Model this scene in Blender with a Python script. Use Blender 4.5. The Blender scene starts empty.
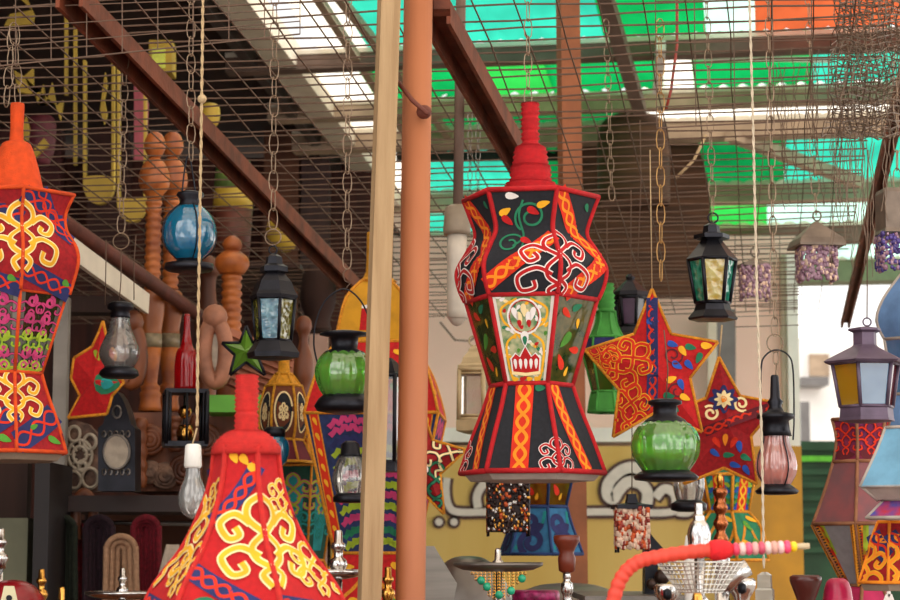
import bpy, math, random
from mathutils import Vector, Matrix
random.seed(7)
PI = math.pi
SC = bpy.context.scene
COL = SC.collection
# ---------------------------------------------------------------- camera geometry
F = 2000.0; HC = 1.5
TH = math.atan(250/2000); CT, ST = math.cos(TH), math.sin(TH)
def P(px, py, Y):
    u = (px-450)/F; v = (300-py)/F; t = Y/(CT-v*ST)
    return Vector((u*t, Y, HC+(ST+v*CT)*t))
def K(py, Y):
    v = (300-py)/F
    return Y/(F*(CT-v*ST))
def RAY(px, py):
    u = (px-450)/F; v = (300-py)/F
    return Vector((u, CT-v*ST, ST+v*CT))
# ---------------------------------------------------------------- colours and materials
def lin(h):
    h = h.lstrip('#'); o = []
    for i in (0, 2, 4):
        c = int(h[i:i+2], 16)/255
        o.append(c/12.92 if c <= .04045 else ((c+.055)/1.055)**2.4)
    return tuple(o)
MATS = {}
def new_mat(name):
    m = bpy.data.materials.new(name); m.use_nodes = True
    nt = m.node_tree
    for n in list(nt.nodes): nt.nodes.remove(n)
    out = nt.nodes.new('ShaderNodeOutputMaterial')
    return m, nt, out
def mat(name, hexc, rough=.6, metal=0, var=.15, scale=30, bump=0, hex2=None, bscale=None, stretch=None, spec=.5, trans=0):
    if name in MATS: return MATS[name]
    m, nt, out = new_mat(name)
    b = nt.nodes.new('ShaderNodeBsdfPrincipled')
    b.inputs['Roughness'].default_value = rough; b.inputs['Metallic'].default_value = metal
    b.inputs['Specular IOR Level'].default_value = spec
    tc = nt.nodes.new('ShaderNodeTexCoord'); mp = nt.nodes.new('ShaderNodeMapping')
    nt.links.new(tc.outputs['Object'], mp.inputs[0])
    if stretch: mp.inputs['Scale'].default_value = stretch
    ns = nt.nodes.new('ShaderNodeTexNoise'); ns.inputs['Scale'].default_value = scale
    ns.inputs['Detail'].default_value = 4
    nt.links.new(mp.outputs[0], ns.inputs['Vector'])
    c1 = lin(hexc); c2 = lin(hex2) if hex2 else tuple(x*(1-var) for x in c1)
    c1b = c1 if hex2 else tuple(min(1, x*(1+var)) for x in c1)
    rp = nt.nodes.new('ShaderNodeValToRGB')
    rp.color_ramp.elements[0].position = .35; rp.color_ramp.elements[1].position = .65
    rp.color_ramp.elements[0].color = (*c2, 1); rp.color_ramp.elements[1].color = (*c1b, 1)
    nt.links.new(ns.outputs['Fac'], rp.inputs[0]); nt.links.new(rp.outputs[0], b.inputs['Base Color'])
    if bump:
        n2 = nt.nodes.new('ShaderNodeTexNoise'); n2.inputs['Scale'].default_value = bscale or scale*6
        nt.links.new(mp.outputs[0], n2.inputs['Vector'])
        bp = nt.nodes.new('ShaderNodeBump'); bp.inputs['Strength'].default_value = bump; bp.inputs['Distance'].default_value = .004
        nt.links.new(n2.outputs['Fac'], bp.inputs['Height']); nt.links.new(bp.outputs[0], b.inputs['Normal'])
    last = b
    if trans:
        tl = nt.nodes.new('ShaderNodeBsdfTranslucent'); nt.links.new(rp.outputs[0], tl.inputs[0])
        mx = nt.nodes.new('ShaderNodeMixShader'); mx.inputs[0].default_value = trans
        nt.links.new(b.outputs[0], mx.inputs[1]); nt.links.new(tl.outputs[0], mx.inputs[2]); last = mx
    nt.links.new(last.outputs[0], out.inputs[0])
    MATS[name] = m
    return m
def glass(name, hexc, body=.3, bumpy=0, hex2=None, scale=60, rough=.04, sp=1.0, ior=1.95):
    """thin coloured glass: clear + a little body colour + fresnel gloss"""
    if name in MATS: return MATS[name]
    m, nt, out = new_mat(name)
    N = nt.nodes.new; L = nt.links.new
    col = N('ShaderNodeRGB'); col.outputs[0].default_value = (*lin(hexc), 1); cs = col.outputs[0]
    tc = N('ShaderNodeTexCoord')
    ns = N('ShaderNodeTexVoronoi' if bumpy else 'ShaderNodeTexNoise'); ns.inputs['Scale'].default_value = scale
    L(tc.outputs['Object'], ns.inputs['Vector'])
    if hex2:
        rp = N('ShaderNodeValToRGB'); rp.color_ramp.elements[0].color = (*lin(hexc), 1); rp.color_ramp.elements[1].color = (*lin(hex2), 1)
        rp.color_ramp.elements[0].position = .3; rp.color_ramp.elements[1].position = .7
        L(ns.outputs['Distance' if bumpy else 'Fac'], rp.inputs[0]); cs = rp.outputs[0]
    tr = N('ShaderNodeBsdfTransparent'); L(cs, tr.inputs[0])
    df = N('ShaderNodeBsdfDiffuse'); L(cs, df.inputs[0])
    tl = N('ShaderNodeBsdfTranslucent'); L(cs, tl.inputs[0])
    m0 = N('ShaderNodeMixShader'); m0.inputs[0].default_value = .5; L(df.outputs[0], m0.inputs[1]); L(tl.outputs[0], m0.inputs[2])
    m1 = N('ShaderNodeMixShader'); m1.inputs[0].default_value = body; L(tr.outputs[0], m1.inputs[1]); L(m0.outputs[0], m1.inputs[2])
    gl = N('ShaderNodeBsdfGlossy'); gl.inputs['Roughness'].default_value = rough; gl.inputs[0].default_value = (sp, sp, sp, 1)
    fr = N('ShaderNodeFresnel'); fr.inputs['IOR'].default_value = ior
    if bumpy:
        bp = N('ShaderNodeBump'); bp.inputs['Strength'].default_value = bumpy; bp.inputs['Distance'].default_value = .004
        L(ns.outputs['Distance'], bp.inputs['Height']); L(bp.outputs[0], gl.inputs['Normal']); L(bp.outputs[0], fr.inputs['Normal']); L(bp.outputs[0], df.inputs['Normal'])
    m2 = N('ShaderNodeMixShader'); L(fr.outputs[0], m2.inputs[0]); L(m1.outputs[0], m2.inputs[1]); L(gl.outputs[0], m2.inputs[2])
    L(m2.outputs[0], out.inputs[0]); MATS[name] = m
    return m
def sheet(name, hexc, t=.6):
    """translucent corrugated roofing"""
    if name in MATS: return MATS[name]
    m, nt, out = new_mat(name); N = nt.nodes.new; L = nt.links.new
    tc = N('ShaderNodeTexCoord'); ns = N('ShaderNodeTexNoise'); ns.inputs['Scale'].default_value = 2.5; L(tc.outputs['Object'], ns.inputs['Vector'])
    rp = N('ShaderNodeValToRGB'); c = lin(hexc)
    rp.color_ramp.elements[0].position = .3; rp.color_ramp.elements[1].position = .7
    rp.color_ramp.elements[0].color = (*[x*.7 for x in c], 1); rp.color_ramp.elements[1].color = (*[min(1, x*1.15) for x in c], 1)
    L(ns.outputs['Fac'], rp.inputs[0])
    df = N('ShaderNodeBsdfDiffuse'); L(rp.outputs[0], df.inputs[0]); tl = N('ShaderNodeBsdfTranslucent'); L(rp.outputs[0], tl.inputs[0])
    mx = N('ShaderNodeMixShader'); mx.inputs[0].default_value = t; L(df.outputs[0], mx.inputs[1]); L(tl.outputs[0], mx.inputs[2])
    L(mx.outputs[0], out.inputs[0]); MATS[name] = m
    return m
# ---------------------------------------------------------------- mesh builder
class B:
    def __init__(s, m=None):
        s.v = []; s.f = []; s.mi = []; s.sm = []; s.mats = []; s.c = 0
        if m: s.use(m)
    def use(s, m):
        if m not in s.mats: s.mats.append(m)
        s.c = s.mats.index(m); return s
    def add(s, vs, fs, smooth=False):
        n = len(s.v); s.v += [tuple(v) for v in vs]
        for f in fs: s.f.append([n+i for i in f]); s.mi.append(s.c); s.sm.append(smooth)
        return s
    def tube(s, pts, r, n=6, closed=False):
        pts = [Vector(p) for p in pts]; k = len(pts)
        rs = r if isinstance(r, (list, tuple)) else [r]*k
        up = None; vs = []
        for i, p in enumerate(pts):
            a = pts[(i-1) % k] if (closed or i) else p
            b = pts[(i+1) % k] if (closed or i < k-1) else p
            t = (b-a)
            t = t.normalized() if t.length > 1e-9 else Vector((0, 0, 1))
            if up is None:
                up = t.orthogonal().normalized()
            else:
                up = up-t*up.dot(t)
                up = up.normalized() if up.length > 1e-6 else t.orthogonal().normalized()
            w = t.cross(up)
            for j in range(n):
                an = 2*PI*j/n
                vs.append(p+(up*math.cos(an)+w*math.sin(an))*rs[i])
        fs = []
        for i in range(k if closed else k-1):
            a = i*n; b = ((i+1) % k)*n
            for j in range(n): fs.append((a+j, a+(j+1) % n, b+(j+1) % n, b+j))
        if not closed:
            fs.append(tuple(range(n))[::-1]); fs.append(tuple(range((k-1)*n, k*n)))
        return s.add(vs, fs, n > 4)
    def lathe(s, c, prof, n=24, a0=0, ribs=0, amp=0, smooth=True, cap=True):
        """prof: (z,r) from top to bottom, z absolute"""
        c = Vector(c); vs = []
        for z, r in prof:
            for j in range(n):
                a = a0+2*PI*j/n; rr = r*(1+amp*abs(math.cos(ribs*a/2))-amp) if ribs else r
                vs.append((c.x+rr*math.sin(a), c.y-rr*math.cos(a), z))
        fs = []
        for i in range(len(prof)-1):
            for j in range(n): fs.append((i*n+j, (i+1)*n+j, (i+1)*n+(j+1) % n, i*n+(j+1) % n))
        if cap:
            fs.append(tuple(range(n))); fs.append(tuple(range((len(prof)-1)*n, len(prof)*n))[::-1])
        return s.add(vs, fs, smooth)
    def box(s, c, d, M=None):
        c = Vector(c); vs = []
        for x in (-1, 1):
            for y in (-1, 1):
                for z in (-1, 1):
                    o = Vector((x*d[0]/2, y*d[1]/2, z*d[2]/2))
                    vs.append(c+(M @ o if M else o))
        return s.add(vs, [(0, 1, 3, 2), (4, 6, 7, 5), (0, 4, 5, 1), (2, 3, 7, 6), (0, 2, 6, 4), (1, 5, 7, 3)])
    def beam(s, p, q, w, h, up=(0, 0, 1), roll=0):
        p = Vector(p); q = Vector(q); t = (q-p).normalized(); up = Vector(up)
        x = t.cross(up)
        x = x.normalized() if x.length > 1e-6 else Vector((1, 0, 0))
        y = x.cross(t)
        if roll:
            R = Matrix.Rotation(roll, 3, t); x = R @ x; y = R @ y
        vs = []
        for b in (p, q):
            for sx, sy in ((-1, -1), (1, -1), (1, 1), (-1, 1)): vs.append(b+x*sx*w/2+y*sy*h/2)
        return s.add(vs, [(3, 2, 1, 0), (4, 5, 6, 7), (0, 1, 5, 4), (1, 2, 6, 5), (2, 3, 7, 6), (3, 0, 4, 7)])
    def prism(s, pts, d):
        pts = [Vector(p) for p in pts]; d = Vector(d); n = len(pts)
        return s.add(pts+[p+d for p in pts], [tuple(range(n)), tuple(range(n, 2*n))[::-1]]+[(j, j+n, (j+1) % n+n, (j+1) % n) for j in range(n)])
    def ball(s, c, r, n=8, sq=1):
        c = Vector(c)
        return s.lathe(c, [(c.z+sq*r*math.cos(PI*i/6), max(1e-4, r*math.sin(PI*i/6))) for i in range(7)], n)
    def build(s, name, parent=None, org=None):
        o_ = ORG[parent] if parent else Vector(org if org is not None else (0, 0, 0))
        me = bpy.data.meshes.new(name)
        me.from_pydata([(x-o_.x, y-o_.y, z-o_.z) for x, y, z in s.v], [], s.f)
        for m in s.mats: me.materials.append(m)
        me.polygons.foreach_set('material_index', s.mi); me.polygons.foreach_set('use_smooth', s.sm)
        me.update()
        ob = bpy.data.objects.new(name, me); COL.objects.link(ob)
        if parent: ob.parent = parent
        else: ob.location = o_
        ORG[ob] = o_
        return ob
ORG = {}
def tag(o, label, cat, group=None, kind=None):
    o['label'] = label; o['category'] = cat
    if group: o['group'] = group
    if kind: o['kind'] = kind
    return o
def thing(name, label, cat, loc, group=None):
    o = bpy.data.objects.new(name, None); COL.objects.link(o); o.location = loc; o.empty_display_size = .05
    ORG[o] = Vector(loc)
    return tag(o, label, cat, group)
def struct(b, name, org=(0, 0, 0)):
    o = b.build(name, None, org); o['kind'] = 'structure'; return o
def solo(b, name, label, cat, org, group=None, kind=None):
    return tag(b.build(name, None, org), label, cat, group, kind)
def crom(pts, n=6, closed=False):
    """Catmull-Rom through 2-D or 3-D points"""
    k = len(pts); out = []
    ii = range(k) if closed else range(k-1)
    for i in ii:
        g = lambda j: pts[j % k] if closed else pts[max(0, min(k-1, j))]
        p0, p1, p2, p3 = g(i-1), g(i), g(i+1), g(i+2)
        for a in range(n):
            t = a/n
            out.append(tuple(.5*(2*b+(c-a_)*t+(2*a_-5*b+4*c-d)*t*t+(3*b-a_-3*c+d)*t**3) for a_, b, c, d in zip(p0, p1, p2, p3)))
    if not closed: out.append(tuple(pts[-1]))
    return out
def pxprof(prof, Y, sm=0):
    """(py, r px) -> (z, r metres)"""
    if sm: prof = crom(prof, sm)
    return [(P(450, py, Y).z, max(.0004, r*K(py, Y))) for py, r in prof]
def axis(cx, py, Y): return P(cx, py, Y)
# ---------------------------------------------------------------- appliqué patterns on curved panels
class Face:
    """S(u,v)->(pos,normal); W(v),H metres for aspect"""
    def __init__(s, S, W, H, inside=None):
        s.S = S; s.W = W; s.H = H
        s.inside = inside or (lambda u, v: -.001 <= u <= 1.001 and -.001 <= v <= 1.001)
    def loc(s, u0, v0, dx, dy):
        v = v0+dy/s.H; return (u0+dx/s.W(v), v)
def ribbon(b, fc, pts, hw, lay, mt, closed=False):
    b.use(mt); runs = []; cur = []
    if closed: pts = list(pts)+[pts[0], pts[1]]
    for p in pts:
        if fc.inside(*p): cur.append(p)
        else:
            if len(cur) > 1: runs.append(cur)
            cur = []
    if len(cur) > 1: runs.append(cur)
    for r in runs:
        q = [fc.S(*p) for p in r]; vs = []
        for i, (x, n) in enumerate(q):
            t = q[min(i+1, len(q)-1)][0]-q[max(i-1, 0)][0]
            if t.length < 1e-7: t = Vector((0, 0, 1))
            w = n.cross(t.normalized())*(hw if not isinstance(hw, tuple) else hw[0]+(hw[1]-hw[0])*i/len(q))
            o = x+n*(lay*.00045+.0006); vs += [o-w, o+w]
        b.add(vs, [(2*i, 2*i+1, 2*i+3, 2*i+2) for i in range(len(q)-1)])
def fill(b, fc, pts, lay, mt):
    if any(not fc.inside(*p) for p in pts): return
    b.use(mt); vs = []
    for p in pts:
        x, n = fc.S(*p); vs.append(x+n*(lay*.00045+.0006))
    b.add(vs, [tuple(range(len(vs)))])
def leaf(b, fc, u0, v0, ang, ln, wd, lay, mt):
    pts = []
    for i in range(12):
        a = 2*PI*i/12; x = math.cos(a)*ln/2; y = math.sin(a)*wd/2*(1-.45*math.cos(a))
        pts.append(fc.loc(u0, v0, x*math.cos(ang)-y*math.sin(ang), x*math.sin(ang)+y*math.cos(ang)))
    fill(b, fc, pts, lay, mt)
def braid(b, fc, p, q, w, band, br, lay=1, amp=.28, hw=None, edge=None):
    n = 48
    W = lambda i: fc.W(p[1]+(q[1]-p[1])*i/n)
    base = [(p[0]+(q[0]-p[0])*i/n, p[1]+(q[1]-p[1])*i/n) for i in range(n+1)]
    if edge: ribbon(b, fc, base, w/2*1.16, lay-.5, edge)
    if band: ribbon(b, fc, base, w/2, lay, band)
    L_ = 0; d = []
    for i in range(n+1):
        if i:
            du = (base[i][0]-base[i-1][0])*W(i); dv = (base[i][1]-base[i-1][1])*fc.H; L_ += math.hypot(du, dv)
        d.append(L_)
    du = (q[0]-p[0])*W(n//2); dv = (q[1]-p[1])*fc.H; l = math.hypot(du, dv) or 1
    nx, ny = -dv/l, du/l; per = w*1.9
    for sg in (1, -1):
        pts = []
        for i, (u, v) in enumerate(base):
            s = sg*math.sin(2*PI*d[i]/per)*w*amp
            pts.append((u+nx*s/W(i), v+ny*s/fc.H))
        ribbon(b, fc, pts, hw or w*.075, lay+1+(sg > 0)*.4, br)
def spiral(r0, r1, turns, a0, n=36, sg=1):
    return [((r0+(r1-r0)*i/n)*math.cos(a0+sg*2*PI*turns*i/n), (r0+(r1-r0)*i/n)*math.sin(a0+sg*2*PI*turns*i/n)) for i in range(n+1)]
MOTIF = [
    [(0, -1), (.26, -.82), (.3, -.52), (0, -.22), (-.3, .08), (-.26, .38), (0, .58)],
    [(.26, -.42), (.56, -.62), (.88, -.42), (.76, -.1), (.52, -.16), (.58, -.34)],
    [(.18, .3), (.56, .1), (.98, .34), (.86, .74), (.56, .68), (.6, .46)],
    [(0, .58), (.22, .76), (.08, 1.02)],
]
OLD_MOTIF = [
    [(0, -1), (.2, -.9), (.32, -.68), (.22, -.45), (0, -.32), (-.22, -.2), (-.3, -.02), (-.16, .16), (0, .2)],
    [(0, -.62), (.12, -.55), (.1, -.42), (0, -.4)],
    [(.0, -.3), (.3, -.34), (.52, -.5), (.78, -.46), (.8, -.22), (.62, -.16), (.56, -.3), (.64, -.36)],
    [(.3, -.12), (.55, .0), (.85, -.05), (1.0, -.22), (.92, .05), (.7, .16), (.4, .14), (.2, .04)],
    [(0, .2), (.28, .22), (.52, .36), (.56, .6), (.36, .74), (.2, .62), (.28, .5), (.38, .56)],
    [(.5, .3), (.78, .28), (.95, .48), (.84, .68), (.7, .6), (.76, .5)],
    [(0, .5), (.14, .62), (.16, .82), (0, 1.0)],
    [(.56, .62), (.6, .85), (.82, .98), (.98, .86)],
]
def motif(b, fc, u0, v0, s, outl, inn, hw, lay=3, rot=0, sx=1, strokes=None):
    for k, st in enumerate(strokes or MOTIF):
        for mx in (1, -1):
            c = crom([(x*mx*sx*s, y*s) for x, y in st], 7)
            c = [(x*math.cos(rot)-y*math.sin(rot), x*math.sin(rot)+y*math.cos(rot)) for x, y in c]
            pts = [fc.loc(u0, v0, x, y) for x, y in c]
            ribbon(b, fc, pts, s*.088, lay+k*.06, outl)
            ribbon(b, fc, pts, s*.052, lay+1+k*.06, inn)
def swirl(b, fc, u0, v0, r, mt, hw, a0=0, sg=1, lay=3, tail=None):
    pts = [fc.loc(u0, v0, x, y) for x, y in spiral(r, r*.25, 1.4, a0, 40, sg)]
    ribbon(b, fc, pts, hw, lay, mt)
# ---------------------------------------------------------------- fabric lanterns
def ring_face(ax, prof, N, rot, k):
    """prof list (z,r) dense"""
    n = len(prof)-1; cum = [0.0]
    for i in range(n): cum.append(cum[-1]+math.hypot(prof[i+1][0]-prof[i][0], prof[i+1][1]-prof[i][1]))
    a0, a1 = rot+2*PI*k/N, rot+2*PI*(k+1)/N
    d0 = Vector((math.sin(a0), -math.cos(a0), 0)); d1 = Vector((math.sin(a1), -math.cos(a1), 0))
    def zr(v):
        t = max(0, min(.99999, v))*cum[-1]; i = 0
        while i < n-1 and cum[i+1] < t: i += 1
        t = (t-cum[i])/max(1e-9, cum[i+1]-cum[i])
        return prof[i][0]+(prof[i+1][0]-prof[i][0])*t, prof[i][1]+(prof[i+1][1]-prof[i][1])*t
    def pos(u, v):
        z, r = zr(v); q = d0.lerp(d1, u)*r
        return Vector((ax.x+q.x, ax.y+q.y, z))
    def S(u, v):
        e = .004; p = pos(u, v)
        t = pos(u, min(1, v+e))-pos(u, max(0, v-e)); w = d1-d0
        nn = t.cross(w).normalized()
        if nn.dot(d0+d1) < 0: nn = -nn
        return p, nn
    ch = (d1-d0).length
    return Face(S, lambda v: zr(v)[1]*ch, cum[-1]), pos
def fabric_lantern(name, label, cx, Y, secs, rot, trim, spire=None, spm=None, group=None, N=6, cat='lantern', tr=2.0, lining=None, spire_rings=True, lab_sp=None, rims=None):
    """secs: list of (part name, prof px, smooth, base mat, deco fn(b,face,k), is_glass)"""
    pyb = secs[-1][1][-1][0]; ax = axis(cx, pyb, Y)
    root = thing(name, label, cat, (ax.x, ax.y, P(450, pyb, Y).z), group)
    allp = []
    for nm, prof, sm, base, deco in secs:
        pr = pxprof(prof, Y, sm); allp.append(pr); n = len(pr)-1
        for k in range(N):
            fc, pos = ring_face(ax, pr, N, rot, k)
            b = B(base); vs = []; nu = 3
            for i in range(n+1):
                for j in range(nu+1): vs.append(pos(j/nu, i/n))
            b.add(vs, [(i*(nu+1)+j, (i+1)*(nu+1)+j, (i+1)*(nu+1)+j+1, i*(nu+1)+j+1) for i in range(n) for j in range(nu)], True)
            if deco: deco(b, fc, k)
            b.build(nm, root)
    b = B(trim); r = tr*K(pyb, Y)
    for pr in allp:
        for k in range(N):
            a = rot+2*PI*k/N
            b.tube([(ax.x+rr*math.sin(a), ax.y-rr*math.cos(a), z) for z, rr in pr], r, 6)
    rimsz = [p[0] for p in allp]+[allp[-1][-1]]
    for z, rr in rimsz:
        pts = [Vector((ax.x+rr*math.sin(rot+2*PI*k/N), ax.y-rr*math.cos(rot+2*PI*k/N), z)) for k in range(N)]
        for k in range(N): b.tube([pts[k], pts[(k+1) % N]], r*1.1, 6)
    b.build('piping', root)
    if spire:
        pr = pxprof(spire, Y, 3); b = B(spm or trim); out = []
        if spire_rings:
            for i in range(len(pr)-1):
                m_ = max(2, int(abs(pr[i][0]-pr[i+1][0])/(2.1*K(300, Y))))
                for j in range(m_):
                    t = j/m_; out.append((pr[i][0]+(pr[i+1][0]-pr[i][0])*t, (pr[i][1]+(pr[i+1][1]-pr[i][1])*t)+(1.9*K(300, Y) if j % 2 else 0)))
            out.append(pr[-1])
        else: out = pr
        b.lathe(ax, out, 20); o = b.build('spire', root)
        if lab_sp: o['label'] = lab_sp
    z, rr = allp[0][0]
    b = B(trim); b.lathe(ax, [(z+.002, rr*.97), (z-.002, rr*.97)], N, rot, smooth=False); b.build('top_cover', root)
    if lining:
        z, rr = allp[-1][-1]; b = B(lining); b.lathe(ax, [(z+.003, rr*.97), (z+.001, rr*.97), (z-8*K(pyb, Y), rr*.86), (z-8.5*K(pyb, Y), rr*.84)], N, rot, smooth=False); b.build('lining', root)
    return root
# ---------------------------------------------------------------- stars
def star(name, label, cx, cy, Y, outline, h, base, edge, deco=None, group=None, cat='star', er=1.6, back=None):
    """faceted puffy star: outline in px at depth Y, apex h metres to front and back"""
    c0 = P(cx, cy, Y); group = group or ('red fabric stars' if name == 'fabric_star' else None)
    root = thing(name, label, cat, c0, group); n = len(outline)
    def tfrac(px, py):
        x, y = px-cx, py-cy
        if abs(x)+abs(y) < 1e-6: return 0
        for i in range(n):
            ax_, ay = outline[i][0]-cx, outline[i][1]-cy; bx, by = outline[(i+1) % n][0]-cx, outline[(i+1) % n][1]-cy
            D = ax_*by-ay*bx
            if abs(D) < 1e-9: continue
            al = (x*by-y*bx)/D; be = (ax_*y-ay*x)/D
            if al >= -1e-6 and be >= -1e-6: return al+be
        return 2
    k = K(cy, Y)
    def pos(px, py):
        p = P(px, py, Y); return Vector((p.x, Y-h*(1-min(1, tfrac(px, py))), p.z))
    def S(u, v):
        p = pos(u, v); a = pos(u+.6, v)-pos(u-.6, v); b_ = pos(u, v+.6)-pos(u, v-.6)
        nn = a.cross(b_).normalized()
        if nn.y > 0: nn = -nn
        return p, nn
    fc = Face(S, lambda v: 1/1.0, 1.0, lambda u, v: tfrac(u, v) < .965); fc.k = k
    fc.W = lambda v: 1/k; fc.H = 1/k
    fc.loc = lambda u0, v0, dx, dy: (u0+dx/k, v0+dy/k)
    fc.W = lambda v: k; fc.H = k
    b = B(base); ring = [P(x, y, Y) for x, y in outline]
    ctr = Vector((c0.x, Y-h, c0.z)); bk = Vector((c0.x, Y+h, c0.z))
    b.add([ctr]+ring, [(0, 1+(i+1) % n, 1+i) for i in range(n)])
    if deco: deco(b, fc)
    b.build('front_panel', root)
    b = B(back or base); b.add([bk]+ring, [(0, 1+i, 1+(i+1) % n) for i in range(n)]); b.build('back_panel', root)
    b = B(edge); 
    for i in range(n): b.tube([ring[i], ring[(i+1) % n]], er*k, 6)
    b.build('edging', root)
    return root
# ---------------------------------------------------------------- chains, ropes, wires
def chain(label, px, py0, py1, Y, link=9.0, r=.0013, mt=None, px1=None, ring=0, group=None, wid=.42, name='hanging_chain'):
    mt = mt or MATS['chain']; b = B(mt); px1 = px if px1 is None else px1
    p, q = P(px, py0, Y), P(px1, py1, Y)
    if ring:
        q2 = q.copy(); q = P(px1, py1-ring*2.2, Y)
    L_ = (q-p).length; ll = link*K(py1, Y)*2; n = max(1, round(L_/(ll*.86))); step = L_/n; t = (q-p).normalized()
    lx = Vector((1, 0, 0)); ly = Vector((0, 1, 0))
    for i in range(n):
        c = p+t*(step*(i+.5)); w = (lx*.9+ly*.35).normalized() if i % 2 == 0 else (ly*.93+lx*.36).normalized()
        a = step*.58; e = a*wid; pts = []
        for j in range(10):
            an = 2*PI*j/10; x = math.cos(an)*e; y = math.sin(an)
            y = (abs(y)**.7)*(1 if y > 0 else -1)*a
            pts.append(c+w*x+t*y)
        b.tube(pts, r, 4, True)
    group = group or 'chains holding the lanterns'
    if ring:
        rr = ring*K(py1, Y); c = (q+q2)/2
        pts = [c+Vector((math.sin(a)*rr, 0, math.cos(a)*rr)) for a in [2*PI*j/16 for j in range(16)]]
        b.tube(pts, r, 5, True); b.tube([q, c+Vector((0, 0, rr))], r, 4); b.tube([c-Vector((0, 0, rr)), q2], r, 4)
    return solo(b, name, label, 'chain', p, group)
def rope(label, pts, Y, r, mt, name='hanging_rope', twist=True, cat='rope'):
    b = B(mt); w = [P(x, y, Y) for x, y in pts]
    if twist:
        for s in (0, 1):
            out = []
            for i in range(len(w)-1):
                m_ = max(2, int((w[i+1]-w[i]).length/.006))
                for j in range(m_):
                    c = w[i].lerp(w[i+1], j/m_); a = len(out)*.9+s*PI
                    out.append(c+Vector((math.cos(a), math.sin(a), 0))*r*.5)
            b.tube(out, r*.62, 5)
    else: b.tube(w, r, 6)
    return solo(b, name, label, cat, w[0])
def wire(label, pts, Y, r=.0012, mt=None, name='hanging_wire', cat='wire'):
    return rope(label, pts, Y, r, mt or MATS['wire'], name, False, cat)
# ---------------------------------------------------------------- metal and glass lanterns
def loop_px(b, cx, cy, rx, ry, Y, r, n=18, a0=0, a1=2*PI):
    c = P(cx, cy, Y); k = K(cy, Y); full = abs(a1-a0-2*PI) < 1e-6
    pts = [c+Vector((math.sin(a0+(a1-a0)*i/n)*rx*k, 0, math.cos(a0+(a1-a0)*i/n)*ry*k)) for i in range(n+(0 if full else 1))]
    b.tube(pts, r, 5, full)
def metal_lantern(name, label, cx, Y, roof, top, bot, base, panes, N=6, rot=.5, iron=None, group=None, bar=1.8, hook=None, roof_smooth=False, rails=(), cat='lantern', deco=None):
    """roof/base: px profiles; top/bot=(py,r); panes: glass mats cycled"""
    iron = iron or MATS['iron']; pyb = base[-1][0]; ax = axis(cx, pyb, Y)
    root = thing(name, label, cat, (ax.x, ax.y, P(450, pyb, Y).z), group)
    b = B(iron); b.lathe(ax, pxprof(roof, Y), 20 if roof_smooth else N, rot, smooth=roof_smooth); rfo = b.build('roof', root)
    b = B(iron); b.lathe(ax, pxprof(base, Y), 20 if roof_smooth else N, rot, smooth=roof_smooth); b.build('base', root)
    zt, rt = pxprof([top], Y)[0]; zb, rb = pxprof([bot], Y)[0]; k = K(pyb, Y)
    cor = lambda j, z, r: Vector((ax.x+r*math.sin(rot+2*PI*j/N), ax.y-r*math.cos(rot+2*PI*j/N), z))
    b = B(iron)
    for j in range(N):
        b.tube([cor(j, zt, rt), cor(j, zb, rb)], bar*k, 5)
        for (z, r) in ((zt, rt), (zb, rb)): b.tube([cor(j, z, r), cor(j+1, z, r)], bar*k*.9, 5)
        for f in rails:
            b.tube([cor(j, zt+(zb-zt)*f, rt+(rb-rt)*f), cor(j+1, zt+(zb-zt)*f, rt+(rb-rt)*f)], bar*k*.5, 5)
    fro = b.build('frame', root)
    for j in range(N):
        g = panes[j % len(panes)]
        if g is None: continue
        b = B(g); s = .96
        b.add([cor(j, zt, rt*s), cor(j+1, zt, rt*s), cor(j+1, zb, rb*s), cor(j, zb, rb*s)], [(0, 3, 2, 1)])
        if deco: deco(b, j, cor, (zt, rt*s), (zb, rb*s))
        b.build('glass_pane', fro)
    if hook:
        b = B(iron); loop_px(b, cx, hook[1], hook[2], hook[2], Y, .9*k); b.build('hanging_ring', rfo)
    return root
def globe_lantern(name, label, cx, Y, cap, globe, base, gm, ribs=0, amp=.05, iron=None, handle=None, group=None, glab=None, cage=0, n=48):
    iron = iron or MATS['iron']; group = group or ('green ribbed glass lanterns' if gm is G_GREEN else None); pyb = base[-1][0] if base else globe[-1][0]; ax = axis(cx, pyb, Y)
    root = thing(name, label, 'lantern', (ax.x, ax.y, P(450, pyb, Y).z), group); k = K(pyb, Y)
    b = B(iron); b.lathe(ax, pxprof(cap, Y), 24); cpo = b.build('cap', root)
    if base: b = B(iron); b.lathe(ax, pxprof(base, Y), 24); b.build('base', root)
    b = B(gm); b.lathe(ax, pxprof(globe, Y, 5), n, ribs=ribs, amp=amp, cap=False); o = b.build('glass_globe', root)
    if glab: o['label'] = glab
    if handle:
        b = B(iron); b.tube([P(x, y, Y) for x, y in crom(handle, 5)], .9*k, 5); b.build('wire_handle', cpo)
    if cage:
        b = B(iron); pr = pxprof(globe, Y, 4)
        for j in range(cage):
            a = .4+2*PI*j/cage
            b.tube([(ax.x+(r*1.03+.001)*math.sin(a), ax.y-(r*1.03+.001)*math.cos(a), z) for z, r in pr], .7*k, 5)
        b.build('wire_cage', o)
    return root
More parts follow.
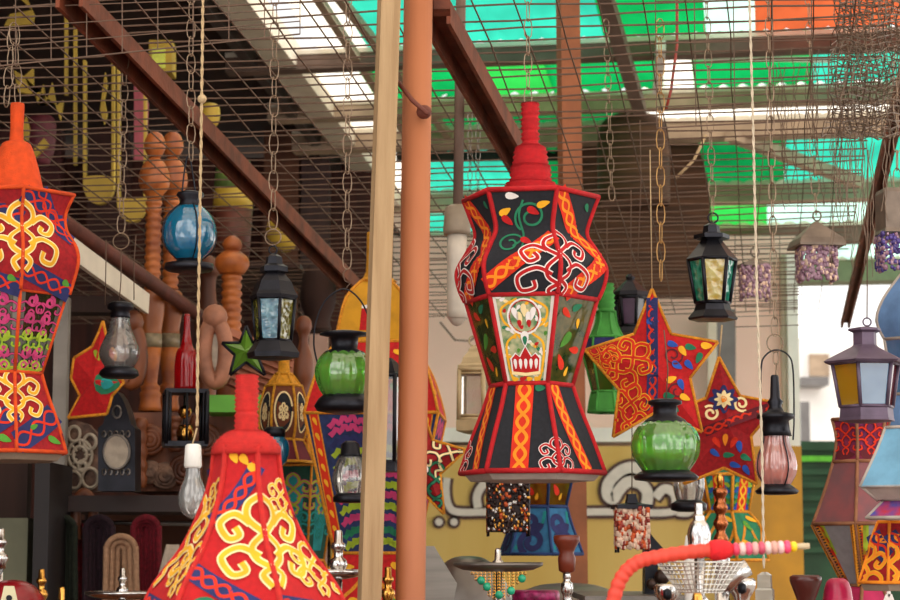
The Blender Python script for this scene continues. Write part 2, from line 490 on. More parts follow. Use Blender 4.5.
def turned(name, label, cat, cx, Y, segs, n=24, group=None, root_nm=None, smooth=True, a0=0, sub=None):
    """segs: list of (part name, px profile, mat, smoothing)"""
    pyb = segs[-1][1][-1][0]; ax = axis(cx, pyb, Y); org = (ax.x, ax.y, P(450, pyb, Y).z)
    if len(segs) == 1:
        b = B(segs[0][2]); b.lathe(ax, pxprof(segs[0][1], Y, segs[0][3]), n, a0, smooth=smooth); return solo(b, name, label, cat, org, group)
    root = thing(name, label, cat, org, group)
    for nm, prof, mt, sm in segs:
        b = B(mt); b.lathe(ax, pxprof(prof, Y, sm), n, a0, smooth=smooth); b.build(nm, root)
    return root
# ================================================================ MATERIALS
mat('chain', '#8a7460', .45, .7); mat('wire', '#5e4636', .7, 0); mat('iron', '#24242a', .38, .75, .3, 20)
M_RED = mat('red cord', '#b40a14', .85, 0, .12, 90, .4); M_CORAL = mat('coral cord', '#bd1e17', .85, 0, .12, 90, .4)
M_ORANGE = mat('orange cord', '#cf4406', .85, 0, .12, 60, .4)
M_BLK = mat('black cloth', '#1b1c22', .9, 0, .2, 120, .2); M_REDC = mat('red cloth', '#b61014', .9, 0, .15, 120, .2)
M_CRIM = mat('crimson cloth', '#960c14', .9, 0, .2, 120, .2); M_NAVY = mat('navy applique', '#262a5c', .9, 0, .2)
M_WHT = mat('white applique', '#e9e2dc', .9, 0, .06); M_YEL = mat('yellow applique', '#e8a81e', .9, 0, .12)
M_CREAM = mat('cream applique', '#f0d9a0', .9, 0, .1); M_OR2 = mat('orange applique', '#f08a16', .9, 0, .12)
M_VERM = mat('vermilion applique', '#d02a0c', .9, 0, .12); M_GRN = mat('green applique', '#1f7350', .9, 0, .2)
M_GRN2 = mat('leaf green applique', '#4d8a2a', .9, 0, .2); M_BLUE = mat('blue applique', '#2450a8', .9, 0, .2)
M_PINK = mat('pink applique', '#c23a70', .9, 0, .15); M_LIME = mat('lime applique', '#9ab02a', .9, 0, .15)
M_TEAL = mat('teal applique', '#1d8a8a', .9, 0, .2); M_MAR = mat('maroon applique', '#5d1420', .9, 0, .2)
M_GOLDC = mat('gold cord', '#d98c1a', .8, 0, .2, 200, .5); M_LIN = mat('grey lining', '#a89c92', .8, 0, .12)
M_LINO = mat('beige lining', '#8b7865', .8, 0, .12); M_YC = mat('mustard cord', '#c98a14', .8, 0, .2, 120, .4)
M_RUST = mat('rust red steel', '#7a3a1e', .7, .1, .3, 14, .3, '#55260f'); M_RUSTD = mat('dark rust steel', '#5b2a1c', .7, .1, .3, 14, .3)
M_PIPE = mat('orange brown paint', '#b06a42', .6, 0, .12, 6, .25, '#96542f', None, (1, 1, .25))
M_TIMB = mat('pale timber', '#ae8f68', .75, 0, .1, 14, .25, '#977853', None, (4, 4, .3))
M_BEAMB = mat('grey brown timber', '#a89078', .8, 0, .2, 8, .2); M_BEAMD = mat('dark timber', '#6a5448', .8, 0, .25, 8, .2)
M_DARK = mat('dark brown wood', '#3a221a', .85, 0, .35, 5, .2, '#24130f', None, (2, 2, .4))
M_SHOP = mat('shop back boards', '#512518', .85, 0, .35, 4, .2, '#2f1410', None, (5, 1, .3))
M_WALNUT = mat('walnut', '#8a4a24', .5, 0, .25, 12, .2, '#4f2817', None, (1, 1, .3)); M_OAKO = mat('orange brown wood', '#c06c2c', .45, 0, .2, 14, .1, '#8a4520')
M_CARV = mat('greyed carved wood', '#8c6a56', .7, 0, .3, 30, .4, '#4c352b'); M_SHELL = mat('shell inlay', '#a99a86', .4, 0, .2, 40)
M_CREAMW = mat('cream wall', '#ffd6c8', .85, 0, .03, 3, .1); M_CREAMP = mat('cream paint', '#d8ccb8', .7, 0, .08, 10)
M_WHITE = mat('white paint', '#e8e4dc', .6, 0, .05, 6); M_SIGN = mat('sign yellow', '#d2b062', .6, 0, .07, 5, 0, '#c9a450', None, (1, 1, .2))
M_SIGNB = mat('sign brown line', '#4a2c24', .6, 0, .1); M_SIGNW = mat('sign off white', '#d4cac0', .6, 0, .05)
M_AMB = mat('amber board', '#c58a1c', .6, 0, .2, 4, .1); M_GREY = mat('grey painted steel', '#6e6a68', .5, .2, .15, 10)
M_SILV = mat('polished silver', '#c9c6c4', .16, 1, .1, 10); M_BRASS = mat('brass', '#d09a4a', .2, 1, .1, 10); M_COPP = mat('copper', '#a4603a', .25, 1, .15, 10)
M_CLAY = mat('brown clay', '#6e2a16', .35, 0, .2, 12); M_CLAYD = mat('dark clay', '#4a1a14', .3, 0, .2, 12)
M_PLAST = mat('white plastic', '#d8d4cc', .4, 0, .04); M_ROPE = mat('cotton rope', '#b59a74', .9, 0, .15, 200)
M_YW = mat('yellow painted wood', '#b69632', .6, 0, .15, 10); M_STEEL = mat('dull steel', '#77706a', .4, .8, .2, 12)
M_GRND = mat('asphalt', '#8a8078', .9, 0, .1, 8); M_CONC = mat('pale plaster', '#efeae4', .9, 0, .04, 4)
M_BEAD = mat('mauve beads', '#7a5468', .2, .2, .3, 90, 0, '#a98a98'); M_DB = mat('dark beads', '#2c1712', .25, .2, .3, 60)
M_ORB = mat('orange beads', '#c4521e', .2, .1, .4, 60); M_PALEB = mat('pale beads', '#d8b8a0', .2, 0, .3, 60)
G_GREEN = glass('green glass', '#92e062', .4); G_TEAL = glass('turquoise glass', '#18a0d0', .55); G_CLEAR = glass('clear glass', '#eeebe6', .14)
G_CLEAR2 = glass('frosted glass', '#eeebe6', .2); G_PINK = glass('pink ribbed glass', '#f0b4ac', .5); G_REDG = glass('red glass', '#c40a16', .75, ior=1.5)
G_YT = glass('yellow textured glass', '#e8bc2c', .92, .8, '#f4dc6c'); G_TT = glass('teal textured glass', '#1f9a7c', .85, .6, '#5cc4a4')
G_BT = glass('blue textured glass', '#2f86a8', .75, .8, '#6cb4c8'); G_OT = glass('olive textured glass', '#8c862a', .75, .8, '#bcb04c')
G_AMB = glass('amber pane', '#5c3a12', .5, .3, '#8a3a14', 18); G_PRINT = glass('printed pane', '#8f7f3a', .75, 0, '#33582e', 40)
G_PR2 = glass('dim printed pane', '#4a3a2e', .75, 0, '#4e5a24', 26)
G_SKY = glass('blue pane', '#3f78ae', .8, 0, '#78a6d0', 12); G_YEL = glass('yellow pane', '#d8a024', .85); G_REDP = glass('red pane', '#8c2a2c', .6); G_GRND = glass('grey pane', '#8a8a8a', .4)
G_BULB = glass('bulb glass', '#e8e6e2', .3)
R_GRN = sheet('green roofing', '#10a052'); R_CYAN = sheet('aqua roofing', '#34c0a6'); R_DKG = sheet('deep green roofing', '#0c7a3e'); R_WHT = sheet('white roofing', '#f4ece0', .8)
R_LIM = sheet('lime roofing', '#30bc4c'); R_ORG = sheet('orange tarpaulin', '#d0643c', .5); R_PALE = sheet('pale aqua roofing', '#bfeee0', .7)
# ================================================================ FRAME OF THE ROOF
AD = RAY(770, 700).normalized(); BD = Vector((AD.y, -AD.x, 0)).normalized(); ND = BD.cross(AD).normalized()
if ND.z < 0: ND = -ND
CAMP = Vector((0, 0, HC))
RP0 = P(450, 0, 7.0); MP0 = P(450, 0, 3.8)
def PL(px, py, p0, off=0):
    r = RAY(px, py); q = p0+ND*off
    return CAMP+r*((q-CAMP).dot(ND)/r.dot(ND))
def AB(px, py, p0):
    d = PL(px, py, p0)-p0; return d.dot(AD), d.dot(BD)
def RW(a, b, n=0, p0=None): return (p0 or RP0)+AD*a+BD*b+ND*n
# ---------------------------------------------------------------- setting
b = B(M_GRND); b.box((0, 14, -.05), (30, 34, .1)); struct(b, 'floor')
PURL = [(-70, 8), (38, 9), (91, 8), (122, 9), (187, 9), (229, 9), (266, 12)]
ra = [AB(600, y, RP0)[0] for y, _ in PURL]
def roof(a0, a1, b0, b1, m, nm='ceiling', n=0):
    b = B(m); vs = []; st = .038; k = max(2, int((b1-b0)/st)); am = .011
    for i in range(k+1):
        bb = b0+(b1-b0)*i/k
        for a in (a0, (a0+a1)/2, a1): vs.append(RW(a, bb, n+(am if i % 2 else -am)))
    b.add(vs, [(3*i+j, 3*i+j+1, 3*i+j+4, 3*i+j+3) for i in range(k) for j in (0, 1)], True)
    return struct(b, nm, RW(a0, b0, n))
bb = lambda px, py: AB(px, py, RP0)[1]
BE = bb(300, 80)            # edge of the dark shop ceiling
rows = [  # row, [(px left, px right, material)]
 (0, [(300, 352, R_WHT), (352, 480, R_CYAN), (480, 600, R_CYAN), (600, 705, R_GRN), (705, 755, R_PALE), (755, 1150, R_ORG)]),
 (1, [(262, 356, R_WHT), (356, 470, R_GRN), (470, 545, R_LIM), (545, 660, R_GRN), (660, 692, R_WHT), (692, 812, R_GRN), (812, 1150, R_CYAN)]),
 (2, [(300, 390, R_WHT), (390, 640, R_DKG), (640, 1150, R_WHT)]),
 (3, [(330, 400, R_WHT), (400, 520, R_CYAN), (520, 640, R_DKG), (640, 785, R_DKG), (785, 1150, R_CYAN)]),
 (4, [(380, 520, R_CYAN), (520, 700, R_DKG), (700, 767, R_LIM), (767, 1150, R_PALE)]),
 (5, [(380, 600, R_GRN), (600, 766, R_LIM), (766, 1150, R_PALE)])]
for r, lst in rows:
    ym = (max(0, PURL[r][0])+PURL[r+1][0])/2
    for x0, x1, m in lst:
        b0 = max(BE, bb(x0, ym)); b1 = bb(x1, ym)
        if x1 == 1150: b1 = 4
        if b1 > b0+.05: roof(ra[r], ra[r+1], b0, b1, m)
M_LIGHT_CANOPY = sheet('added diffusing canopy', '#f2e4d4', .6)
roof(-5.0, ra[0], -3.2, 4, M_LIGHT_CANOPY)  # unseen canopy added to block direct sun and spread soft light
b = B(M_DARK)
q = [RW(-5.0, -3.2, .05), RW(-5.0, BE, .05), RW(ra[6]-.5, BE, .05), RW(ra[6]-.5, -3.2, .05)]
b.prism(q, ND*.04); struct(b, 'ceiling', q[0])
b = B(M_CREAMP); b.beam(RW(-2, BE+.03, -.03), RW(ra[6]-.6, BE+.03, -.03), .11, .10, ND); struct(b, 'trim_1', RW(-2, BE, 0))
b = B(M_STEEL); b.beam(RW(-2, BE-.09, -.05), RW(ra[6]-.6, BE-.09, -.05), .04, .06, ND); struct(b, 'trim_2', RW(-2, BE, 0))
labs = {1: ('grey-brown roof beam running the full width just below the orange tarpaulin', M_BEAMD), 2: ('cream-topped roof beam between the upper green sheets and the white strip', M_BEAMB),
        3: ('brown roof beam directly below the white strip of roofing', M_BEAMB), 4: ('beige roof beam above the lime square of roofing at right', M_BEAMB),
        5: ('dark roof beam below the lime square of roofing at right', M_BEAMD), 6: ('olive-grey roof beam at the far eave, lowest of the beams', mat('olive paint', '#6f7355', .7, 0, .1))}
for i in range(1, 7):
    w = PURL[i][1]*.0056*(.9+.12*i); lab, m = labs[i]
    b = B(m); b.beam(RW(ra[i], BE-.2, -.05), RW(ra[i], 3.5, -.05), w*1.2, w*1.5, ND); b.use(M_CREAMP); b.beam(RW(ra[i]-w*.62, BE-.2, -.05+w*.55), RW(ra[i]-w*.62, 3.5, -.05+w*.55), .012, w*.35, ND)
    solo(b, 'roof_beam', lab, 'beam', RW(ra[i], BE, 0), 'beams under the translucent roof')
def beam_px(name, label, p, q, w, h, m, group=None, up=(0, 0, 1), roll=0, cat='beam'):
    b = B(m); b.beam(p, q, w, h, up, roll); return solo(b, name, label, cat, p, group)
# slanting braces below the roof, at right
beam_px('roof_brace', 'slanting brown timber brace crossing the aqua sheets at right', PL(730, 135, RP0, -.1), PL(860, 183, RP0, -.1), .05, .05, M_BEAMB)
beam_px('roof_brace', 'dark leaning timber brace at top centre, right of the square post', PL(603, -10, RP0, -.12), PL(640, 110, RP0, -.12), .05, .05, M_BEAMD)
beam_px('roof_brace', 'pale upright stub of timber below the first roof beam', PL(661, 45, RP0, -.1), PL(657, 90, RP0, -.1), .035, .035, M_WHITE)
beam_px('roof_brace', 'thin white batten across the green sheets at right', PL(680, 57, RP0, -.06), PL(830, 60, RP0, -.06), .018, .018, M_WHITE)
for i, (x0, x1) in enumerate(((316, 410), (337, 452))):
    beam_px('roof_brace', ('narrow grey rail slanting under the white sheets, left one', 'narrow grey rail slanting under the white sheets, right one')[i], PL(x0, -5, RP0, -.05), PL(x1, 140, RP0, -.05), .03, .03, M_BEAMB)
# walls
YW = 9.1
def wallbox(name, x0, x1, y0, y1, z0, z1, m, k=True):
    b = B(m); b.box(((x0+x1)/2, (y0+y1)/2, (z0+z1)/2), (abs(x1-x0), abs(y1-y0), abs(z1-z0)))
    return struct(b, name, ((x0+x1)/2, (y0+y1)/2, z0))
xs = P(392, 300, YW).x
wallbox('wall_back', -2.6, xs, YW, YW+.1, 0, 3.3, M_SHOP)
wallbox('wall_left', -2.7, -2.6, 2.5, YW+.1, 0, 3.9, M_DARK)  # shop side wall out of view, put in to darken the interior
xr = P(797, 300, 9.2).x
zt = P(450, 236, 9.2).z
wallbox('wall_far', xs, xr, 9.2, 9.4, 0, zt, M_CREAMW)
b = B(M_WHITE); z0, z1 = P(0, 443, 9).z, P(0, 429, 9).z; x0, x1 = P(395, 300, 9).x, P(735, 300, 9).x
b.box(((x0+x1)/2, 9.05, (z0+z1)/2), (x1-x0, .3, (z1-z0))); struct(b, 'trim_3', (x0, 9, z0))
b = B(M_WHITE); p = P(791, 200, 9.12); b.beam(P(791, 255, 9.12), P(797, 640, 9.12), .055, .05); struct(b, 'trim_4', p)
b = B(M_CREAMP); b.beam(P(785, 255, 9.16), P(787, 440, 9.16), .04, .04); struct(b, 'trim_5', p)
# grey column and reed screen high at centre right
b = B(M_GREY); b.beam(P(725, 310, 9.05), P(725, 445, 9.05), .085, .085); solo(b, 'wall_post', 'grey steel wall post rising behind the tip of the flower star', 'post', P(725, 445, 9.05))
b = B(M_CREAMP); b.beam(P(712, 316, 9.02), P(712, 420, 9.02), .03, .04); solo(b, 'wall_post', 'thin cream upright beside the grey steel wall post', 'post', P(712, 420, 9.02))
M_REED = mat('brown reed', '#5c3a24', .85, 0, .3, 3, .3, '#3c2416', None, (1, 1, 14))
b = B(M_REED); pts = [(566, 118), (692, 118), (708, 180), (716, 296), (560, 296)]
b.prism([P(x, y, 8.6) for x, y in pts], (0, .06, 0)); solo(b, 'reed_blind', 'brown reed blind hanging behind the mesh at centre right', 'blind', P(630, 296, 8.6))
turned('lamp_shade', 'round brown wicker shade at the top of the reed blind', 'lamp shade', 634, 8.2, [('s', [(113, 6), (116, 20), (124, 32), (145, 36), (200, 36), (204, 34)], M_REED, 3)])
b = B(M_DARK); pts = [(396, 120), (612, 120), (612, 160), (396, 160)]
b.prism([P(x, y, 9.0) for x, y in pts], (0, .03, 0)); solo(b, 'dark_board', 'dark board hung under the roof behind the pipe and square post', 'board', P(500, 160, 9.0))
# street building, right
b = B(M_CONC); p, q = P(745, 470, 24), P(1010, 338, 24); b.box(((p.x+q.x)/2, 24.2, (0+q.z)/2), (q.x-p.x, .4, q.z)); o = b.build('street_building', None, (p.x, 24, 0))
tag(o, 'sunlit white building across the street at right', 'building')
def on(o, nm, m, px0, py0, px1, py1, Y, d):
    a, c = P(px0, py1, Y), P(px1, py0, Y); b = B(m); b.box(((a.x+c.x)/2, Y+d/2, (a.z+c.z)/2), (c.x-a.x, d, c.z-a.z)); return b.build(nm, o)
on(o, 'window', M_BEAMB, 810, 354, 829, 376, 23.95, .12)
b = B(M_GREY); a, c = P(801, 385, 23.5), P(829, 377, 23.5); b.box(((a.x+c.x)/2, 23.75, (a.z+c.z)/2), (c.x-a.x, .5, c.z-a.z)); b.build('balcony', o)
b = B(M_GREY); a, c = P(801, 436, 20), P(808, 402, 20); b.box(((a.x+c.x)/2, 20, c.z/2), (.09, .09, c.z)); solo(b, 'street_post', 'grey bollard post in the bright street beyond the pink lantern', 'post', (a.x, 20, 0))
# green shutter stall beyond
MG = mat('dark green shutter', '#24452c', .7, 0, .25, 6, .2); ML = mat('lime stripe', '#5fb52a', .6, 0, .15)
t = thing('green_stall', 'dark green street stall with a lime stripe at right', 'stall', (P(840, 550, 11).x, 11, 0))
a, c = P(800, 445, 11), P(905, 445, 11); b = B(MG)
b.box(((a.x+c.x)/2, 11.25, a.z/2), (c.x-a.x, .5, a.z)); b.build('body', t)
for i in range(9):
    y = 446+i*13; zz = P(0, y, 11).z; b = B(ML if i == 1 else MG); b.box(((a.x+c.x)/2, 10.985, zz), (c.x-a.x, .04, .03 if i else .05)); b.build('slat', t)
wireM = MATS['wire']
b = B(wireM); b.tube([P(634, 30, 8.2), P(634, 114, 8.2)], .008, 6); solo(b, 'shade_rod', 'thin rod from which the round wicker shade hangs', 'rod', P(634, 114, 8.2))
# ---------------------------------------------------------------- yellow sign with white Arabic lettering
YS = 8.9
t = thing('shop_sign', 'long yellow sign board with big white brown-edged Arabic letters', 'sign', P(560, 640, YS))
p, q = P(330, 660, YS), P(742, 446, YS); b = B(M_SIGN); b.box(((p.x+q.x)/2, YS+.03, (p.z+q.z)/2), (q.x-p.x, .06, q.z-p.z)); b.build('board', t)
def stroke(pts, w, m, d, bb_):
    c = crom(pts, 8); k = K(500, YS); bb_.use(m); vs = []
    for i, (x, y) in enumerate(c):
        x0, y0 = c[max(0, i-1)]; x1, y1 = c[min(len(c)-1, i+1)]; l = math.hypot(x1-x0, y1-y0) or 1; nx, ny = -(y1-y0)/l*w/2, (x1-x0)/l*w/2
        for s in (-1, 1):
            p = P(x+s*nx, y+s*ny, YS); vs += [(p.x, YS-d, p.z), (p.x, YS+.005, p.z)]
    fs = []
    for i in range(len(c)-1):
        o = 4*i; fs += [(o, o+2, o+6, o+4), (o+1, o, o+4, o+5), (o+2, o+3, o+7, o+6)]
    fs += [(0, 1, 3, 2), (len(vs)-4, len(vs)-2, len(vs)-1, len(vs)-3)]
    bb_.add(vs, fs)
letters = [
 ([(447, 478), (446, 492), (449, 506), (458, 512), (490, 512), (520, 511), (560, 512)], 7),
 ([(497, 478), (484, 484), (477, 496), (478, 508)], 8), ([(497, 478), (508, 480), (512, 492), (506, 504), (494, 508)], 8),
 ([(648, 477), (636, 468), (622, 470), (609, 482), (607, 494), (613, 499), (619, 490), (628, 482), (640, 484), (647, 493), (646, 506)], 11),
 ([(585, 512), (620, 512), (660, 513), (676, 511)], 7), ([(655, 498), (664, 489), (674, 494), (676, 506)], 9), ([(690, 470), (691, 490), (690, 511), (676, 512)], 8)]
for pts, w in letters:
    b = B(); stroke(pts, w+6.5, M_SIGNB, .012, b); stroke(pts, w, M_SIGNW, .02, b); b.build('letter', t)
for x in (439, 454):
    b = B(M_SIGNB)
    for r, d, m in ((6.5, .012, M_SIGNB), (3.8, .02, M_SIGNW)):
        b.use(m); b.prism([P(x+r*math.cos(2*PI*i/16), 522+r*math.sin(2*PI*i/16), YS-d) for i in range(16)], (0, d+.004, 0))
    b.build('letter', t)
b = B(M_AMB); p, q = P(738, 660, 8.8), P(801, 446, 8.8); p.z = 0; b.box(((p.x+q.x)/2, 8.82, (p.z+q.z)/2), (q.x-p.x, .05, q.z-p.z)); solo(b, 'amber_board', 'plain amber board right of the lettered yellow sign', 'board', p)
# ================================================================ FRAME MEMBERS NEAR THE CAMERA
p, q = P(391, -60, 3.4), P(366, 700, 3.4); q = p+(q-p)*((p.z)/(p.z-q.z))
b = B(M_TIMB); b.beam(q, p, 20*K(300, 3.4), 20*K(300, 3.4), (math.sin(.25), -math.cos(.25), 0)); solo(b, 'timber_post', 'pale square timber post left of the orange pipe', 'post', q)
p, q = P(419, -60, 3.45), P(409, 700, 3.45); q = p+(q-p)*((p.z)/(p.z-q.z))
t = thing('steel_pipe', 'orange-brown painted steel pipe post beside the timber post', 'post', q)
b = B(M_PIPE); b.tube([q, p], 14.7*K(300, 3.45), 24); b.build('pipe', t)
b = B(M_RUSTD); c = P(424, 112, 3.41); b.ball(c, 8*K(100, 3.4), 10, .9); b.tube([P(396, 80, 3.42), P(413, 101, 3.4), P(428, 114, 3.38)], .004, 6); o = b.build('welded_stub', t); o['label'] = 'dark weld with a bent rod'
b = B(M_RUST); c = P(442, 3, 3.5); b.box(c, (.03, .05, .035)); b.beam(P(420, 4, 3.5), P(440, 4, 3.5), .02, .02); b.build('bracket', t)
def angle_iron(label, p, q, w, m, group='rusty steel rafters of the stall'):
    b = B(m); b.beam(p, q, w, .008, ND); t_ = (q-p).normalized(); s = t_.cross(ND).normalized()
    b.beam(p+s*(-w/2)+ND*(-w*.45), q+s*(-w/2)+ND*(-w*.45), .008, w*.9, ND)
    b.beam(p+s*(w/2)+ND*(-w*.45), q+s*(w/2)+ND*(-w*.45), .008, w*.9, ND)
    return solo(b, 'steel_rafter', label, 'rafter', p, group)
angle_iron('rust-red steel rafter slanting across the upper left', PL(70, -14, MP0, -.02), PL(398, 328, MP0, -.02), .046, M_RUST)
angle_iron('rust-brown steel rafter slanting from the pipe to the tall red lantern', PL(436, 2, MP0, -.02), PL(560, 226, MP0, -.02), .05, M_RUST)
angle_iron('dark red steel rafter slanting down at the right edge', PL(908, 60, MP0, -.02), PL(845, 322, MP0, -.02), .024, M_RUST)
p, q = P(567, -60, 6.2), P(577, 700, 6.2); q = p+(q-p)*((p.z)/(p.z-q.z))
b = B(mat('brown square post', '#8a4f2c', .7, 0, .2, 8, .2)); b.beam(q, p, 20*K(300, 6.2), 20*K(300, 6.2), (.2, -1, 0)); solo(b, 'square_post', 'brown square wooden post behind the tall red lantern', 'post', q)
# lower-left canopy edge
b = B(M_RUSTD); b.tube([P(52, 215, 4.7), P(122, 262, 5.2), P(194, 312, 5.8), P(330, 402, 6.9)], .02, 8); solo(b, 'canopy_rail', 'dark red-brown rail slanting along the shop front at left', 'rail', P(52, 215, 4.7))
b = B(M_CREAMP); b.beam(P(60, 240, 4.75), P(147, 304, 5.4), .012, .055); solo(b, 'canopy_board', 'cream board slanting under the dark red-brown rail at left', 'board', P(60, 240, 4.75))
# ---------------------------------------------------------------- wire mesh overhead
b = B(MATS['wire'])
def mab(px, py): return AB(px, py, MP0)
aN, aF = mab(450, -12)[0], mab(450, 318)[0]; pitch = .066; i = 0
rng = random.Random(3)
a = aN
while a < aF:
    bl = -2.6; br = mab(882, 60)[1]+.0
    if a > mab(450, 262)[0]: br = mab(800, 290)[1]
    pts = []; n = 14
    for j in range(n+1):
        pts.append(RW(a+rng.uniform(-.006, .006), bl+(br-bl)*j/n, rng.uniform(-.006, .006)+.004, MP0))
    b.tube(pts, .0023, 4); a += pitch
bl = -2.6
while bl < mab(882, 60)[1]:
    aE = aF
    pts = [RW(aN+(aE-aN)*j/10, bl+rng.uniform(-.004, .004), rng.uniform(-.004, .004), MP0) for j in range(11)]
    b.tube(pts, .0018, 4); bl += pitch*1.25
solo(b, 'overhead_mesh', 'rusty square wire mesh stretched flat overhead above the lanterns', 'wire mesh', RW(aN, 0, 0, MP0))
# front strip of mesh folded down at upper left, and a second one at right
def vstrip(label, x0, x1, yt0, yt1, yb0, yb1, Y, nx, ny, lean=0):
    b = B(MATS['wire']); r = .0013
    for i in range(nx+1):
        f = i/nx; x = x0+(x1-x0)*f; b.tube([P(x, yt0+(yt1-yt0)*f, Y), P(x+lean, yb0+(yb1-yb0)*f, Y)], r, 4)
    for j in range(ny+1):
        f = j/ny; b.tube([P(x0+lean*f, yt0+(yb0-yt0)*f, Y), P(x1+lean*f, yt1+(yb1-yt1)*f, Y)], r*(1.4 if j == ny else 1), 4)
    return solo(b, 'folded_mesh', label, 'wire mesh', P(x0, yb0, Y))
vstrip('strip of wire mesh folded down along the top left edge', -20, 300, -30, -30, 68, 34, 3.72, 9, 5)
vstrip('loose panel of wide wire mesh hanging at upper right', 655, 850, -20, -20, 128, 118, 3.9, 5, 7, 2)
vstrip('end of the wire mesh hanging down above the pink glass lantern', 735, 802, 235, 232, 327, 325, 6.0, 3, 9)
# crumpled mesh roll at right
b = B(mat('pale wire', '#6e5a4a', .5, .5)); rng = random.Random(5)
for sh in range(4):
    nx, ny = 11, 24; G = []; ph = rng.uniform(0, 6); sk = rng.uniform(-.25, .25)
    for iy in range(ny):
        row = []
        for ix in range(nx):
            y = -16+iy*6.6+3*math.sin(ix*.9+ph); x = 838+ix*6.6+sk*iy*3+4*math.sin(iy*.5+ph*2)+rng.uniform(-1.6, 1.6)
            row.append(P(x, y+rng.uniform(-1.6, 1.6), 3.8+.1*sh+.06*math.sin(ix*.8+iy*.4+ph)))
        G.append(row)
    for iy in range(ny): b.tube(G[iy], .0011, 4)
    for ix in range(nx): b.tube([G[iy][ix] for iy in range(ny)], .0012, 4)
for i in range(26):
    x = rng.uniform(822, 892); y = rng.uniform(120, 150); pts = []; Y = rng.uniform(3.8, 4.2); end = rng.uniform(180, 285)
    while y < end: pts.append(P(x, y, Y)); y += 9; x += rng.uniform(-2.2, 2.2)
    b.tube(pts, .0010, 4)
solo(b, 'crumpled_mesh', 'crumpled bunch of wire mesh hanging at the top right corner', 'wire mesh', P(866, 150, 3.95), None, 'stuff')
b = B(MATS['wire'])
for i in range(30):
    x = rng.uniform(745, 845); y = rng.uniform(40, 85); pts = []; Y = rng.uniform(4.4, 4.8); e = rng.uniform(110, 230)
    while y < e: pts.append(P(x, y, Y)); y += 8; x += rng.uniform(-2.5, 2.5)
    if len(pts) > 1 and x > 775: b.tube(pts, .0011, 4)
solo(b, 'wire_tangle', 'tangle of loose wires hanging left of the crumpled mesh', 'wire', P(810, 200, 4.6), None, 'stuff')
# fluorescent bulb lamp on dark pole
t = thing('hanging_lamp', 'compact tube lamp with grey cap hanging on a dark rod', 'lamp', P(457, 325, 4.4))
ax = P(457, 325, 4.4)
b = B(mat('lamp cap', '#8a7a66', .5, 0, .1)); b.lathe(ax, pxprof([(205, 7), (208, 12), (231, 14), (235, 13)], 4.4), 20); b.build('cap', t)
b = B(mat('lamp tube', '#c2b6a6', .35, 0, .08)); b.lathe(ax, pxprof([(233, 10), (310, 10), (318, 9), (324, 5), (326, 1)], 4.4, 3), 20); b.build('tube', t)
b = B(M_BEAMD); b.tube([P(461, -10, 4.4), P(458, 206, 4.4)], 5*K(200, 4.4), 8); b.build('rod', t)
# ================================================================ BIG FABRIC LANTERNS
def deco_center_top(b, fc, k):
    k = k % 2
    if k == 1:   # front face (0) uses k==1 parity below
        braid(b, fc, (-.02, .92), (1.02, .42), .03, M_VERM, M_OR2, 2, .3, .0028)
        swirl(b, fc, .62, .25, .032, M_GRN, .0022, 2.2); swirl(b, fc, .3, .52, .026, M_GRN, .002, .5, -1)
        ribbon(b, fc, crom([(.35, .55), (.5, .45), (.42, .25), (.5, .1)], 6), .002, 3, M_GRN)
        for (u, v, a, m) in ((.66, .2, .5, M_REDC), (.82, .14, -.3, M_YEL), (.2, .2, -.5, M_YEL), (.22, .28, .8, M_REDC), (.55, .5, .6, M_REDC), (.34, .06, .1, M_WHT), (.92, .07, .6, M_YEL)):
            leaf(b, fc, u, v, a, .026, .013, 5, m)
        motif(b, fc, 1.0, .74, .064, M_WHT, M_REDC, .0032, 6, 0, 1.25)
    else:
        braid(b, fc, (.02, -.02), (.98, .62), .032, M_VERM, M_OR2, 2, .3, .0028)
        braid(b, fc, (.12, 1.02), (1.02, .62), .034, M_VERM, M_OR2, 2, .3, .0028)
        leaf(b, fc, .8, .12, .9, .02, .01, 3, M_GRN)
        motif(b, fc, 0, .70, .066, M_WHT, M_REDC, .0032, 6, 0, 1.25)
def deco_center_skirt(b, fc, k):
    if k % 2 == 1:
        braid(b, fc, (.46, -.01), (.44, 1.01), .034, M_VERM, M_OR2, 2, .3, .0032)
        motif(b, fc, 1.0, .84, .036, M_WHT, M_REDC, .0042, 6, 0, 1)
        leaf(b, fc, .82, .06, 0, .02, .013, 3, M_GRN)
    else:
        braid(b, fc, (.2, -.01), (.62, 1.01), .03, M_VERM, M_OR2, 2, .3, .003)
        motif(b, fc, 0, .84, .036, M_WHT, M_REDC, .0042, 6, 0, 1)
M_PGREY = mat('printed cream', '#cfc6ae', .5, 0, .08); M_FRAMEW = mat('pale frame', '#d6cfc4', .5, 0, .06)
def medal(b, fc, u0, v0, r, cols, lay=3):
    n = 32
    for f, m, hw in cols:
        pts = [fc.loc(u0, v0, r*f*math.cos(2*PI*i/n), 1.1*r*f*math.sin(2*PI*i/n)) for i in range(n+1)]
        ribbon(b, fc, pts, hw, lay, m)
